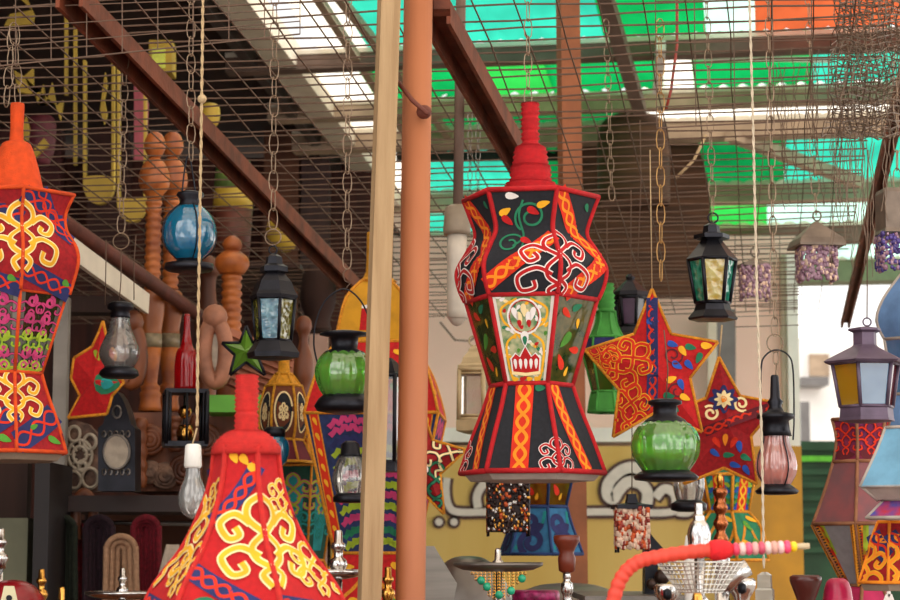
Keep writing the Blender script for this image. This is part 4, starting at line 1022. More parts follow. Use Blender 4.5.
beaded('mauve beaded lantern half hidden behind the white rope at upper right', 755, 4.9, [(258, 3), (262, 10), (264, 20), (267, 20)], 266, 299, 13, [M_BEAD, M_BEAD, M_BEAD, M_BEAD, M_PALEB], 320, .0055, None, M_PALEI, 252, False)
beaded('bronze boxed lantern with purple beads cut by the right edge', 897, 3.9, [(188, 4), (190, 20), (194, 22), (230, 22), (234, 24)], 236, 272, 17, [M_BEAD, mat('violet beads', '#4a3a7a', .2, .2, .3, 60)], 320, .005, None, M_PALEI, None, False)
beaded('dark beaded square lantern below the tall red lantern', 508, 4.6, [(479, 12), (482, 18)], 483, 532, 20, [M_DB, M_DB, M_DB, M_DB, M_BRASS, M_ORB, M_SILV], 520, .0048, M_DB)
beaded('small square lantern with orange and white beads right of the sign letter', 632, 4.4, [(494, 6), (496, 6), (503, 8), (505, 25), (509, 25)], 508, 548, 15, [M_ORB, M_PALEB, M_PALEB, mat('red beads', '#8c2a1c', .25, .1, .3, 50)], 520, .006, mat('rust mesh', '#8c4a30', .6), None, None)
o = P(632, 493, 4.4)
# light bulb on rope
t = thing('light_bulb', 'large clear light bulb in white socket on a striped cord', 'light bulb', P(192, 518, 3.3)); ax = P(192, 518, 3.3)
b = B(M_PLAST); b.lathe(ax, pxprof([(444, 6), (446, 8), (466, 9), (468, 8)], 3.3), 20); b.build('socket', t)
b = B(G_BULB); b.lathe(ax, pxprof([(467, 7), (477, 8), (487, 12), (498, 14), (509, 12), (516, 7), (519, .5)], 3.3, 5), 28, cap=False); b.build('glass_bulb', t)
b = B(M_STEEL); b.tube([P(190, 468, 3.3), P(189, 490, 3.3), P(192, 488, 3.3), P(195, 490, 3.3), P(194, 468, 3.3)], .0008, 4); b.build('filament', t)
# ================================================================ RIGHT EDGE GROUP
def deco_wing(b, fc, k):
    motif(b, fc, .5, .45, .035, M_MAR, M_VERM, .004, 3); leaf(b, fc, .5, .85, 0, .05, .02, 3, M_MAR)
M_PURP = mat('plum cloth', '#8a2440', .9, 0, .25, 30, 0, '#5a1c4a'); M_GREYG = mat('grey gauze', '#8f8e90', .8, 0, .08, 60)
def deco_gauze(b, fc, k):
    for u in (.03, .97):
        ribbon(b, fc, [(u, v/10) for v in range(11)], .011, 1, M_GOLDC)
        n = 44
        for i in range(n):
            if i % 2: ribbon(b, fc, [(u, i/n), (u, (i+1)/n)], .007, 2, M_BLK)
    ribbon(b, fc, [(.14, v/10) for v in range(11)], .006, 1, M_VERM); ribbon(b, fc, [(.2, v/10) for v in range(6)], .006, 1, M_LIME)
fabric_lantern('fabric_lantern', 'tall plum and grey gauze lantern with gold edges below the hazy metal lantern', 866, 4.2,
    [('fabric_panel', [(420, 30), (440, 26), (462, 30)], 3, M_PURP, deco_wing), ('shoulder_panel', [(462, 30), (492, 40), (524, 53)], 3, mat('dusky mauve cloth', '#6e4a4e', .8, 0, .25, 20, 0, '#8a4a4c'), None), ('gauze_panel', [(524, 53), (585, 20)], 2, M_GREYG, deco_gauze), ('skirt_panel', [(585, 20), (620, 38)], 2, mat('raspberry cloth', '#b02050', .8), None)],
    math.radians(-20), mat('faded bronze cord', '#8a5a3c', .8, 0, .2), tr=1.8)
M_SKYC = mat('sky blue cloth', '#6a9cb8', .8, 0, .12, 30)
fabric_lantern('fabric_lantern', 'pale blue lantern with cream lining cut by the right edge, above the scarlet one', 908, 3.5,
    [('fabric_panel', [(428, 22), (450, 32), (487, 52)], 3, M_SKYC, None), ('band_panel', [(487, 50), (500, 34)], 1, M_LIN, None), ('skirt_panel', [(500, 26), (518, 46)], 1, mat('flag blue cloth', '#3a4a9a', .8, 0, .3, 30, 0, '#c03040'), None)],
    math.radians(-14), M_LIN, tr=1.6)
fabric_lantern('fabric_lantern', 'blue cloth lantern at the right edge above the hazy metal lantern', 925, 4.3,
    [('fabric_panel', [(275, 20), (300, 40), (322, 48), (340, 40)], 3, mat('dusty blue cloth', '#5a7ca8', .8, 0, .15), None), ('glass_pane', [(340, 40), (395, 32)], 1, G_SKY, None), ('skirt_panel', [(395, 33), (470, 66)], 2, MATS['dusty blue cloth'], None)],
    math.radians(-16), M_LIN, tr=1.6)
def deco_sc(b, fc, k):
    motif(b, fc, .0, .8, .05, M_YEL, M_OR2, .004, 3); braid(b, fc, (0, .2), (1, .6), .03, M_NAVY, M_VERM, 2); leaf(b, fc, .6, .3, .4, .03, .014, 3, M_OR2)
fabric_lantern('fabric_lantern', 'scarlet patterned lantern with orange edge at the lower right corner', 893, 3.6,
    [('fabric_panel', [(522, 14), (540, 22), (555, 26), (582, 36)], 3, M_CRIM, deco_sc)], math.radians(-20), M_OR2, tr=1.6, lining=M_LINO)
# ================================================================ CHAINS, ROPES
RG = None
chain('steel chain holding the tall red lantern', 528, -14, 106, 3.8, 10, ring=0)
chain('steel chain holding the turquoise globe lantern', 191, -14, 160, 3.9, 10)
chain('steel chain with a round hook holding the dark blue-paned lantern', 275, -14, 246, 4.0, 11, px1=273, ring=8)
chain('steel chain ending in a ring above the clear glass lantern', 125, 52, 250, 4.1, 10, px1=121, ring=8)
wire('wire loops carrying the clear glass lantern', [(121, 250), (121, 280), (119, 304)], 4.1)
wire('thin pair of wires right of the clear lantern chain', [(136, 235), (134, 262), (134, 300)], 4.1); wire('thin pair of wires left of the clear lantern chain', [(106, 240), (106, 262), (105, 305)], 4.1)
chain('steel chain holding the green lantern left of the timber post', 348, -14, 268, 3.9, 11, px1=347)
wire('twisted wire hook above the green lantern by the timber post', [(347, 268), (343, 274), (345, 281), (350, 283), (345, 290)], 3.9, .0014)
chain('short steel chain left holding the orange lantern spire', 13, 30, 106, 3.9, 11, px1=6); chain('short steel chain right holding the orange lantern spire', 14, 24, 106, 3.9, 11, px1=18)
M_TANCH = mat('tan chain', '#a8804c', .45, .6)
chain('tan chain hanging in front of the large red star', 660, 20, 280, 4.0, 11, mt=M_TANCH, px1=661)
wire('wire hook at the top of the tan chain', [(655, 45), (657, 28), (665, 24)], 4.0, .0012, M_TANCH)
wire('thin wire suspending the large red star', [(650, 150), (652, 290)], 4.1, .0012, M_ROPE)
chain('brown chain on its way to the pink glass lantern', 768, -14, 335, 3.85, 10, px1=775, ring=0)
chain('grey chain holding the mauve lantern against the sky', 808, -14, 214, 4.5, 11, px1=816)
chain('thin chain holding the yellow and green paned lantern', 706, -14, 214, 4.1, 10, px1=713)
b = B(MATS['chain'])
loop_px(b, 775, 343, 8, 9, 3.85, .0014); solo(b, 'hanging_ring', 'wire ring above the tall handle of the pink lantern', 'ring', P(775, 343, 3.85))
chain('small chain inside the wire handle of the pink lantern', 776, 352, 376, 3.86, 6)
chain('grey chain above the purple beaded box at the right edge', 897, 60, 188, 3.9, 11)
chain('thin chain right of the square post, over the reed blind', 606, 20, 200, 4.6, 8, px1=612)
chain('bright double chain behind the pipe, right strand', 478, 110, 200, 5.0, 6, mt=M_STEEL); chain('bright double chain behind the pipe, left strand', 470, 112, 200, 5.0, 6, mt=M_STEEL)
wire('thin wire carrying the mauve lantern half behind the rope', [(770, 80), (762, 170), (755, 250)], 4.9)
wire('curled wire carrying the cream pierced lantern', [(474, 334), (472, 300), (476, 265), (478, 235)], 5.3)
wire('black cable sagging along the pink wall', [(440, 322), (455, 340), (470, 341), (490, 325), (500, 310)], 8.9, .004)
wire('black cable hanging beside the pipe', [(428, 394), (430, 405), (429, 440), (431, 452)], 5.0, .006, MATS['iron'])
M_RCH = mat('red cable', '#8a2c1c', .5)
wire('red cable hanging from the roof beam at top right', [(677, -14), (677, 45), (671, 90), (666, 110)], 4.6, .0035, M_RCH)
rope('striped cotton cord carrying the light bulb', [(203, -14), (201, 150), (198, 330), (197, 430)], 3.3, .0026, M_ROPE)
wire('loop of cord at the light bulb socket', [(197, 428), (192, 446)], 3.3, .0015, M_ROPE); 
b = B(M_ROPE); b.ball(P(202, 99, 3.3), .008, 8); solo(b, 'rope_knot', 'knot in the striped cord high above the bulb', 'knot', P(202, 99, 3.3))
rope('long white cord hanging to the plastic plug at lower right', [(749, -14), (753, 120), (757, 300), (762, 450), (764, 572)], 3.4, .0024, mat('white cord', '#c4b49c', .9, 0, .1))
wire('cord bits around the mauve lantern chain', [(640, 120), (641, 180), (638, 260)], 4.7); wire('wire hanging above the green cloth lantern', [(607, 210), (607, 285)], 5.2)
wire('wire hanging above the flower star', [(722, 325), (719, 358)], 4.4, .002, M_ROPE)
wire('pale curved wire near the dark upper brace', [(706, 135), (694, 160), (676, 178)], 5.2, .004, M_ROPE)
wire('wire holding the dark beaded square lantern', [(508, 380), (508, 480)], 4.6); wire('wire holding the small orange beaded lantern', [(632, 380), (632, 494)], 4.4)
wire('wire holding the faded lantern behind the large star', [(631, 190), (631, 275)], 5.3)
for x, y1, lab in ((666, 400, 'wire dropping to the green ribbed lantern under the star'),): wire(lab, [(664, 330), (668, 370), (x, y1)], 3.75)
wire('wire holding the small clear glass lantern at right', [(690, 380), (689, 467)], 4.5); wire('wire holding the hazy metal lantern', [(868, 150), (867, 318)], 3.75)
# ================================================================ SHOP INTERIOR AT LEFT
def slab(name, label, cat, px0, py0, px1, py1, Y, d, m, group=None):
    a, c = P(px0, py1, Y), P(px1, py0, Y)
    if py1 in (700, 720, 640, 545): a.z = 0
    b = B(m); b.box(((a.x+c.x)/2, Y+d/2, (a.z+c.z)/2), (c.x-a.x, d, c.z-a.z))
    return solo(b, name, label, cat, ((a.x+c.x)/2, Y, a.z), group)
p = P(63, 300, 5.3); b = B(mat('worn grey post', '#8d857c', .6, .1, .2, 8)); b.beam((p.x, 5.3, 0), (p.x, 5.3, P(0, 298, 5.3).z), .036, .036); solo(b, 'cabinet_post', 'worn grey upright post at the front of the shop cabinet', 'post', (p.x, 5.3, 0))
a = P(57, 512, 5.3); c = P(316, 496, 5.3)
b = B(mat('dark shelf wood', '#33201c', .6, 0, .2, 8)); b.box(((a.x+c.x)/2, 5.5, (a.z+c.z)/2), (c.x-a.x, .5, c.z-a.z)); sh = solo(b, 'wall_shelf', 'dark wooden shelf carrying carved pieces, above the hanging hoses', 'shelf', ((a.x+c.x)/2, 5.5, a.z))
for x in (a.x+.02, c.x-.02):
    b = B(MATS['dark shelf wood']); b.beam((x, 5.72, 0), (x, 5.72, a.z), .04, .04); b.build('leg', sh)
slab('dark_cabinet', 'dark open cupboard side left of the grey post', 'cupboard', 29, 462, 50, 700, 5.0, .3, mat('near black wood', '#1b1112', .6, 0, .2, 8))
slab('brown_board', 'brown board behind the bottom of the left lantern', 'board', -30, 462, 28, 545, 5.3, .05, M_DARK)
slab('pale_box', 'dusty pale green box at the lower left behind the dark cupboard', 'box', -10, 518, 28, 640, 5.1, .15, mat('dusty green', '#6b6a54', .7, 0, .2, 6))
slab('wall_panel', 'brown lintel board above the cupboard post at left', 'board', 60, 296, 150, 312, 5.6, .1, M_DARK)
slab('back_board', 'reddish brown back board behind the hanging hoses', 'board', 55, 512, 215, 720, 5.85, .04, mat('red brown board', '#5c3622', .7, 0, .25, 6))
# brown cabinets / planks on the back wall
for i, (x0, x1, y0, y1, m) in enumerate(((-30, 64, 20, 300, '#4a1f1c'), (86, 132, -20, 260, '#43231c'), (262, 300, 70, 330, '#5a3018'), (300, 330, 110, 330, '#402824'))):
    slab('wall_plank', ('wide maroon plank on the back wall behind the orange spire', 'dark brown plank behind the yellow crescents', 'rust-brown plank behind the ringed chain', 'dark plank right of the rust-brown one, under the roof edge')[i], 'plank', x0, y0, x1, y1, 8.9, .1, mat('plank %d' % i, m, .7, 0, .25, 5, .2, None, None, (3, 1, .3)))
# turned posts
def baluster(label, cx, Y, dx=0):
    O = M_OAKO
    return turned('turned_post', label, 'turned post', cx, Y, [
        ('ball_top', [(132, 3), (136, 8), (146, 11), (154, 8), (158, 5)], O, 3), ('bulb', [(158, 5), (163, 10), (174, 15), (186, 15), (195, 9), (199, 7)], O, 3),
        ('shaft', [(199+i*2, 6.2+2.4*abs(math.sin(i*.8))) for i in range(46)], O, 0),
        ('drum', [(291, 7), (293, 12), (312, 12.5), (330, 10), (334, 10.5)], mat('amber brown wood', '#a8622e', .4, 0, .15, 10, 0, '#8c4a22', None, (1, 1, .4)), 2),
        ('collar', [(334, 10.6), (348, 10.6)], mat('shell band', '#8b7a5e', .4, 0, .25, 60), 0), ('foot', [(348, 10.5), (378, 7), (384, 7), (387, 10), (391, 9), (394, 11), (400, 10), (411, 12)], M_OAKO, 2)])
baluster('tall turned wooden post with ball top and twisted shaft, left one of the pair', 150, 5.6)
baluster('tall turned wooden post with twisted shaft, right one of the pair', 168, 5.75)
turned('turned_post', 'turned orange-brown post behind the red bottle lantern, below the turquoise globe', 'turned post', 230, 5.8, [
    ('ball_top', [(236, 3), (240, 8), (246, 10), (251, 7)], M_OAKO, 3), ('bulb', [(251, 8), (258, 16), (266, 17), (274, 12)], M_OAKO, 3), ('shaft', [(274+i*2, 8+2.6*abs(math.sin(i*.8))) for i in range(40)], M_OAKO, 0), ('foot', [(352, 10), (372, 14), (412, 14)], M_WALNUT, 2)])
turned('turned_post', 'short walnut turned post close left of the dark blue-paned lantern', 'turned post', 206, 6.0, [('s', [(256, 4), (262, 10), (272, 12), (280, 8), (300, 9), (330, 13), (352, 9), (412, 12)], M_WALNUT, 4)])
a = P(125, 491, 5.45); c = P(314, 412, 5.45)
t = thing('carved_chest', 'carved walnut chest on the shelf behind the black arched lantern', 'chest', ((a.x+c.x)/2, 5.45, P(0, 495.5, 5.45).z))
b = B(M_WALNUT); b.box(((a.x+c.x)/2, 5.85, (a.z+c.z)/2), (c.x-a.x, .75, c.z-a.z)); b.build('body', t)
for i, (x, y, r) in enumerate(((150, 440, 13), (165, 476, 11), (184, 470, 13), (150, 472, 9), (205, 440, 14))):
    b = B(M_CARV if i % 2 else M_WALNUT)
    for f in (1, .7, .4): b.tube([P(px, py, 5.44-.02*(1-f)) for px, py in oval(x, y, r*f, r*f, 16)], .009, 6, True)
    b.ball(P(x, y, 5.43), .012, 8); b.build('carved_rosette', t)
for i, (x, y0, y1) in enumerate(((140, 418, 488), (175, 416, 452), (196, 415, 488))):
    b = B(M_WALNUT); q = P(x, y1, 5.42); b.lathe(q, pxprof([(y0+(y1-y0)*j/20, 5+2.5*abs(math.sin(j*.8))) for j in range(21)], 5.42), 12); b.build('turned_column', t)
# carved openwork panel
t = thing('carved_screen', 'greyed openwork carved panel at the left end of the shelf', 'carved panel', P(84, 491, 5.35))
b = B(M_CARV); plate_px(b, [(66, 492), (66, 424), (74, 420), (88, 424), (97, 434), (101, 450), (103, 492)], 5.36, .05); b.build('board', t)
b = B(M_SHELL)
for x, y, r in ((80, 455, 12), (80, 455, 7), (90, 478, 8), (74, 480, 7), (74, 434, 6), (90, 442, 6), (82, 466, 4)): b.tube([P(px, py, 5.35) for px, py in oval(x, y, r, r*1.25, 16)], .005, 6, True)
for i in range(8): a_ = i*PI/4; b.tube([P(80+4*math.cos(a_), 455+5*math.sin(a_), 5.35), P(80+12*math.cos(a_), 455+15*math.sin(a_), 5.35)], .004, 5)
b.build('scrollwork', t)
# oval carved frames, dark slats
def oval_frame(label, cx, cy, rx, ry, Y, m, m2):
    t = thing('oval_mirror', label, 'frame', P(cx, cy+ry, Y)); b = B(m)
    for f, r in ((1, .022), (.8, .012)): b.tube([P(x, y, Y) for x, y in oval(cx, cy, rx*f, ry*f)], r, 8, True)
    b.ball(P(cx, cy-ry-5, Y), .035, 10); b.build('rim', t)
    b = B(m2); plate_px(b, oval(cx, cy, rx*.8, ry*.8), Y, .02); b.build('panel', t); return t
oval_frame('oval carved frame with grey panel right of the red bottle', 215, 352, 11, 30, 5.3, mat('pinkish carved wood', '#a06a50', .6, 0, .3, 20), M_SHELL)
oval_frame('oval walnut frame low on the shelf beside the chest', 131, 355, 9, 28, 5.35, M_WALNUT, M_DARK)
t = thing('slat_crate', 'stack of slanting reddish wooden slats above the bell lantern', 'crate', P(255, 412, 5.6))
for i in range(8):
    b = B(mat('red slat', '#a5644a', .7, 0, .25, 10)); b.beam(P(228, 332+i*7, 5.5+.02*i), P(292, 358+i*7, 5.6+.02*i), .03, .02); b.build('slat', t)
slab('green_box', 'bright green box peeking out left of the bell lantern spire', 'box', 204, 395, 264, 412, 5.3, .2, mat('bright green', '#5fae2e', .5, 0, .15, 8))
turned('carved_figure', 'brown carved gourd-like piece right of the dark blue-paned lantern', 'carving', 303, 5.4, [('s', [(316, 3), (320, 7), (328, 8), (336, 5), (345, 5), (358, 9), (375, 10), (390, 6), (412, 8)], M_WALNUT, 4)])
slab('pink_board', 'pale pink board glimpsed left of the mustard-topped lantern', 'board', 306, 334, 328, 700, 8.6, .05, mat('pale pink board', '#c79a8a', .7, 0, .1, 6))
# yellow crescents and strips on the upper wall
def flat_px(name, label, cat, pts, Y, m, d=.02, group=None):
    b = B(m); b.prism([P(x, y, Y) for x, y in pts], (0, d, 0)); return solo(b, name, label, cat, P(pts[0][0], max(p[1] for p in pts), Y), group)
def crescent(label, x0, x1, y0, y1, th, Y):
    cx, rx = (x0+x1)/2, (x1-x0)/2; n = 14; ym = y1-rx*1.3
    out = [(x0, y0)]+[(cx-rx*math.cos(PI*i/n), ym+rx*1.3*math.sin(PI*i/n)) for i in range(n+1)]+[(x1, y0)]
    ri = rx-2.5; inn = [(x1-2.5, y0)]+[(cx+ri*math.cos(PI*i/n), ym-th*.3+(rx*1.3-th)*math.sin(PI*i/n)) for i in range(n+1)]+[(x0+2.5, y0)]
    b = B(M_YW); k = len(out); A = [P(x, y, Y) for x, y in out]; I = [P(x, y, Y) for x, y in inn[::-1]]
    D = Vector((0, .03, 0)); vs = A+I+[v+D for v in A]+[v+D for v in I]; m = len(A); fs = []
    for i in range(m-1):
        fs += [(i, i+1, m+i+1, m+i), (2*m+i, 3*m+i, 3*m+i+1, 2*m+i+1), (i, 2*m+i, 2*m+i+1, i+1), (m+i, m+i+1, 3*m+i+1, 3*m+i)]
    fs += [(0, m, 3*m, 2*m), (m-1, 3*m-1, 4*m-1, 2*m-1)]
    b.add(vs, fs); return solo(b, 'yellow_crescent', label, 'ornament', P(cx, y1, Y))
crescent('yellow crescent ornament hanging behind the left of the clear-lantern chain', 83, 114, 60, 204, 22, 6.3)
crescent('yellow crescent ornament right of that chain, left of the twisted posts', 117, 146, 55, 222, 18, 6.2)
flat_px('yellow_ornament', 'yellow zigzag pennant right of the orange spire', 'ornament', [(14, 70), (24, 76), (33, 68), (33, 86), (38, 104), (43, 84), (46, 104), (52, 82), (56, 106), (63, 100), (60, 120), (55, 104), (40, 92), (30, 94), (18, 92)], 6.4, M_YW)
flat_px('yellow_ornament', 'slim yellow leaf ornament left of the clear-lantern chain', 'ornament', [(105, 72), (107, 84), (104, 100), (107, 114), (104, 124), (100, 110), (102, 92)], 6.4, M_YW)
flat_px('yellow_ornament', 'small yellow leaf ornament just right of the orange spire', 'ornament', [(26, 116), (29, 128), (27, 143), (22, 140), (23, 124)], 6.4, M_YW)
flat_px('yellow_ornament', 'ragged yellow scrap above the left lantern rim', 'ornament', [(20, 164), (44, 138), (49, 144), (36, 156), (26, 170), (30, 184), (20, 178)], 6.4, M_YW)
flat_px('yellow_ornament', 'olive yellow bracket at the top left corner', 'ornament', [(4, 26), (10, 14), (32, 10), (12, -10), (22, -12), (34, 14), (32, 24), (10, 26)], 6.4, M_YW)
for i, (x, y0, y1) in enumerate(((66, -10, 95), (75, 26, 165))):
    flat_px('yellow_strip', ('thin yellow upright strip at upper left, shorter one', 'thin yellow upright strip at upper left, longer one')[i], 'strip', [(x-1.6, y0), (x+1.6, y0), (x+1.6, y1), (x-1.6, y1)], 6.35, M_YW, .015)
flat_px('pink_board', 'salmon pink panel with pale edge under the rust-red rafter', 'panel', [(134, 76), (141, 74), (148, 104), (146, 160), (134, 160)], 6.6, mat('salmon paint', '#a8505c', .7, 0, .15))
t = thing('yellow_lantern_box', 'yellow and lime framed box above the rust-red rafter at upper left', 'box', P(162, 72, 6.6))
b = B(M_YW); plate_px(b, [(149, 40), (172, 40), (172, 72), (149, 72)], 6.6, .1); b.build('body', t); b = B(mat('lime pane', '#d8e05a', .5, 0, .1, 90)); plate_px(b, [(152, 48), (165, 48), (165, 68), (152, 68)], 6.59, .01); b.build('pane', t)
t = turned('drum_stack', 'yellow and green painted drum behind the rust-red rafter, under the roof edge', 'drum', 232, 6.7, [('rim', [(162, 17), (172, 18)], mat('dark green paint', '#3c5a2a', .6, 0, .2), 0), ('band', [(172, 18), (190, 19)], mat('mid green paint', '#5a7034', .6, 0, .2), 0), ('shell', [(190, 19), (210, 20)], M_YW, 0), ('foot', [(210, 20), (262, 17)], mat('brown red drum', '#5c2a1c', .6, 0, .2), 0)])
turned('yellow_cup', 'small yellow cup shape above the green drum, at the rafter', 'cup', 210, 6.5, [('s', [(104, 6), (107, 9), (116, 10), (124, 8), (128, 3)], M_YW, 3)])
turned('yellow_bowl', 'yellow bowl glimpsed just above the round hook of the dark lantern', 'bowl', 283, 6.6, [('s', [(222, 15), (230, 17), (245, 14), (252, 6)], M_YW, 3)])
turned('wooden_drum', 'maroon drum hanging among the yellow ornaments at upper left', 'drum', 40, 6.7, [('s', [(116, 10), (124, 15), (150, 14), (165, 9)], mat('maroon drum', '#642430', .6, 0, .2), 3)])
turned('wooden_jar', 'brown wooden jar standing behind the dark blue-paned lantern', 'jar', 318, 6.4, [('s', [(262, 6), (270, 14), (300, 18), (320, 12), (330, 14)], M_DARK, 3)])
slab('high_shelf', 'high dark plank carrying the green painted drum', 'shelf', 196, 262, 300, 268, 6.5, .5, M_DARK)
# ---------------------------------------------------------------- hookah hoses on the rail under the shelf
def hose(label, cx, ytop, w, n, Y, m, bend=0, r=3.2, kind='hookah_hose'):
    b = B(m); k = K(540, Y)
    for i in range(n):
        ww = w*(i+.6)/n; pts = []
        yt = ytop+(w-ww)*.9
        for j in range(13):
            a = PI*j/12; pts.append(P(cx-ww*math.cos(a), yt+ww*(1-math.sin(a)), Y-.012*i))
        pts = [P(cx-ww*1.15-bend*8, 700, Y-.012*i)]+[P(cx-ww-bend*2, yt+ww+45, Y-.012*i)]+pts+[P(cx+ww+bend*2, yt+ww+45, Y-.012*i), P(cx+ww*1.15+bend*8, 700, Y-.012*i)]
        q = [tuple(v) for v in pts]; q = crom(q, 3)
        b.tube(q, [r*k*(1+.06*(j % 2)) for j in range(len(q))], 8)
    return solo(b, kind, label, 'hose', P(cx, 690, Y), 'hoses under the shelf')
hose('dark green hookah hose looped under the shelf beside the grey post', 62, 516, 14, 4, 5.25, mat('dark green plush', '#22281c', .95, 0, .3, 100, .5))
hose('thin red hookah hose between the dark green and purple ones', 80, 524, 6, 2, 5.3, mat('dull red plush', '#7a1420', .9, 0, .3, 100, .5), 0, 2.6)
hose('dark purple hookah hose under the shelf', 99, 516, 15, 4, 5.25, mat('dark purple plush', '#2b1620', .95, 0, .3, 100, .5))
hose('beige hookah hose looped in front of the purple and crimson ones', 121, 534, 17, 3, 5.1, mat('beige hose', '#a07a5c', .8, 0, .15, 100, .4), .5, 3)
hose('crimson hookah hose under the shelf at right', 146, 516, 14, 4, 5.25, mat('crimson plush', '#6e0a1c', .95, 0, .3, 100, .5))
b = B(mat('striped cord', '#b8a898', .8, 0, .1)); 
for i in range(7): b.tube([P(168+i*1.5, 545, 5.2), P(166+i*3-6, 575, 5.18), P(160+i*3, 700, 5.2)], .006, 5)
solo(b, 'hookah_hose', 'pale striped thin hose hanging left of the bell lantern', 'hose', P(168, 690, 5.2))
b = B(M_WALNUT); b.tube([P(x, y, 5.28) for x, y in crom([(77, 540), (76, 505), (84, 493), (93, 505), (92, 540)], 5)], .014, 8); solo(b, 'wooden_hoop', 'orange brown wooden hoop over the shelf edge at left', 'hoop', P(84, 540, 5.28))
b = B(M_STEEL); b.tube([P(52, 522, 5.4), P(205, 524, 5.4)], .006, 8); solo(b, 'hose_rail', 'thin metal rail under the shelf from which the hoses hang', 'rail', P(52, 522, 5.4))
# ================================================================ COUNTER AND HOOKAHS
TZ = .95
for y0, y1, lab in ((2.45, 3.28, 'low front display table carrying the bell lantern and the red hose'), (3.56, 5.0, 'low rear display table carrying the hookahs behind the posts')):
  t = thing('display_table', lab, 'table', (0, (y0+y1)/2, 0))
  b = B(M_WALNUT); b.box((0, (y0+y1)/2, TZ-.02), (2.6, y1-y0, .04)); b.build('tabletop', t)
  for sx in (-1.2, 1.2):
    for yy in (y0+.1, y1-.1): b = B(M_WALNUT); b.box((sx, yy, (TZ-.04)/2), (.06, .06, TZ-.04)); b.build('leg', t)
def hookah(label, cx, Y, segs, tray=None, vase='#5a1c24', hw=None, bowl=None, vm=None):
    """segs: px profile of visible stem; continues to a vase on the table"""
    ax = P(cx, 600, Y); k = K(560, Y); t = thing('hookah', label, 'hookah', (ax.x, ax.y, TZ), 'hookahs on the tables')
    for nm, prof, m, sm in segs:
        b = B(m); b.lathe(ax, pxprof(prof, Y, sm), 20); b.build(nm, t)
    zl = P(450, segs[-1][1][-1][0], Y).z; m = segs[-1][2]
    if tray:
        py, r, m2 = tray; z = P(0, py, Y).z; R = r*k; b = B(m2)
        b.lathe(ax, [(z+.012, R), (z+.014, R*1.03), (z+.008, R*1.02), (z, R*.8), (z-.004, R*.3), (z-.004, .006)], 36); b.build('tray', t)
    b = B(m); b.lathe(ax, [(zl, .008), (zl-.06, .008), (zl-.07, .016), (zl-.09, .009), (TZ+.27, .011), (TZ+.25, .022), (TZ+.2, .024)], 16); b.build('stem', t)
    b = B(vm or glass('vase glass '+vase, vase, .6)); b.lathe(ax, [(TZ+.22, .022), (TZ+.19, .03), (TZ+.12, .06), (TZ+.05, .07), (TZ+.01, .05), (TZ+.0005, .05)], 24); b.build('vase', t)
    return t
FIN = lambda y, s=1: [(y, 2*s), (y+1*s, 3*s), (y+9*s, 3.4*s), (y+10*s, 5*s), (y+13*s, 5.5*s), (y+15*s, 3.5*s), (y+20*s, 3.2*s), (y+22*s, 6*s), (y+26*s, 7*s), (y+30*s, 5*s), (y+34*s, 5*s)]
hookah('silver hookah with a spire finial and wide tray left of the timber post', 338, 3.72, [('finial', FIN(530, 1.35), M_SILV, 0)], (577, 24, M_SILV))
hookah('silver hookah with small finial and chased tray left of the bell lantern', 122, 4.2, [('finial', FIN(568, .9), M_SILV, 0)], (598, 36, M_SILV))
hookah('brass hookah with two-stepped finial at the lower left', 41, 4.0, [('finial', FIN(569, 1.0), M_BRASS, 0)])
turned('brass_tube', 'short plain brass tube beside the brass hookah', 'tube', 54, 3.9, [('s', [(587, 2.5), (589, 3), (920, 3.2)], M_BRASS, 0)])
hookah('brass hookah seen between the timber post and the pipe', 388, 3.9, [('finial', FIN(567, 1.05), M_BRASS, 0)])
hookah('red glass hookah with a dark band at the lower left corner', 12, 3.8, [('dome', [(580, 4), (582, 14), (588, 24), (598, 32), (606, 34)], mat('red enamel', '#7d0f18', .25, 0, .15), 3)])
t = thing('paper_tag', 'cream label with a black mark on the red hookah at lower left', 'label', P(8, 604, 3.68)); b = B(mat('cream card', '#d8cfa8', .7, 0, .05)); plate_px(b, [(0, 604), (4, 586), (14, 586), (18, 604)], 3.68, .003); b.build('card', t); b = B(MATS['iron']); plate_px(b, oval(9, 598, 3, 3), 3.678, .002); b.build('mark', t)
hookah('chrome hookah at the left edge by the red one', -1, 3.9, [('finial', FIN(528, 1.2), M_SILV, 0)])
# dark metal lids
t = thing('pan_lid', 'large dark domed metal lid standing behind the filigree hookah', 'lid', (P(466, 610, 4.6).x, 4.6, TZ)); b = B(M_STEEL); ax = P(468, 600, 4.6); b.lathe(ax, pxprof([(556, 6), (559, 18), (570, 30), (590, 42), (610, 48)], 4.6, 3), 32); b.lathe(ax, [(pxprof([(610, 48)], 4.6)[0][0], 48*K(600, 4.6)), (TZ, 48*K(600, 4.6))], 32); b.build('dome', t)
b = B(mat('brushed grey metal', '#8a847c', .35, .9, .1, 8, 0, None, None, (1, 1, 12))); plate_px(b, [(422, 546), (434, 546), (457, 584), (450, 620), (420, 620)], 4.25, .05)
q = P(432, 620, 4.25); b.box((q.x, 4.3, (q.z+TZ)/2), (.06, .05, q.z-TZ)); solo(b, 'metal_sheet', 'slanting brushed grey metal plate right of the pipe', 'metal plate', (q.x, 4.3, TZ))
t = thing('pan_lid', 'wide flat grey lid behind the brown clay bowl at bottom centre', 'lid', (P(568, 600, 4.9).x, 4.9, TZ)); ax = P(568, 600, 4.9); b = B(M_STEEL); b.lathe(ax, pxprof([(583, 8), (585, 28), (592, 46), (602, 56), (640, 56)], 4.9, 3)+[(TZ, 56*K(600, 4.9))], 32); b.build('dome', t)
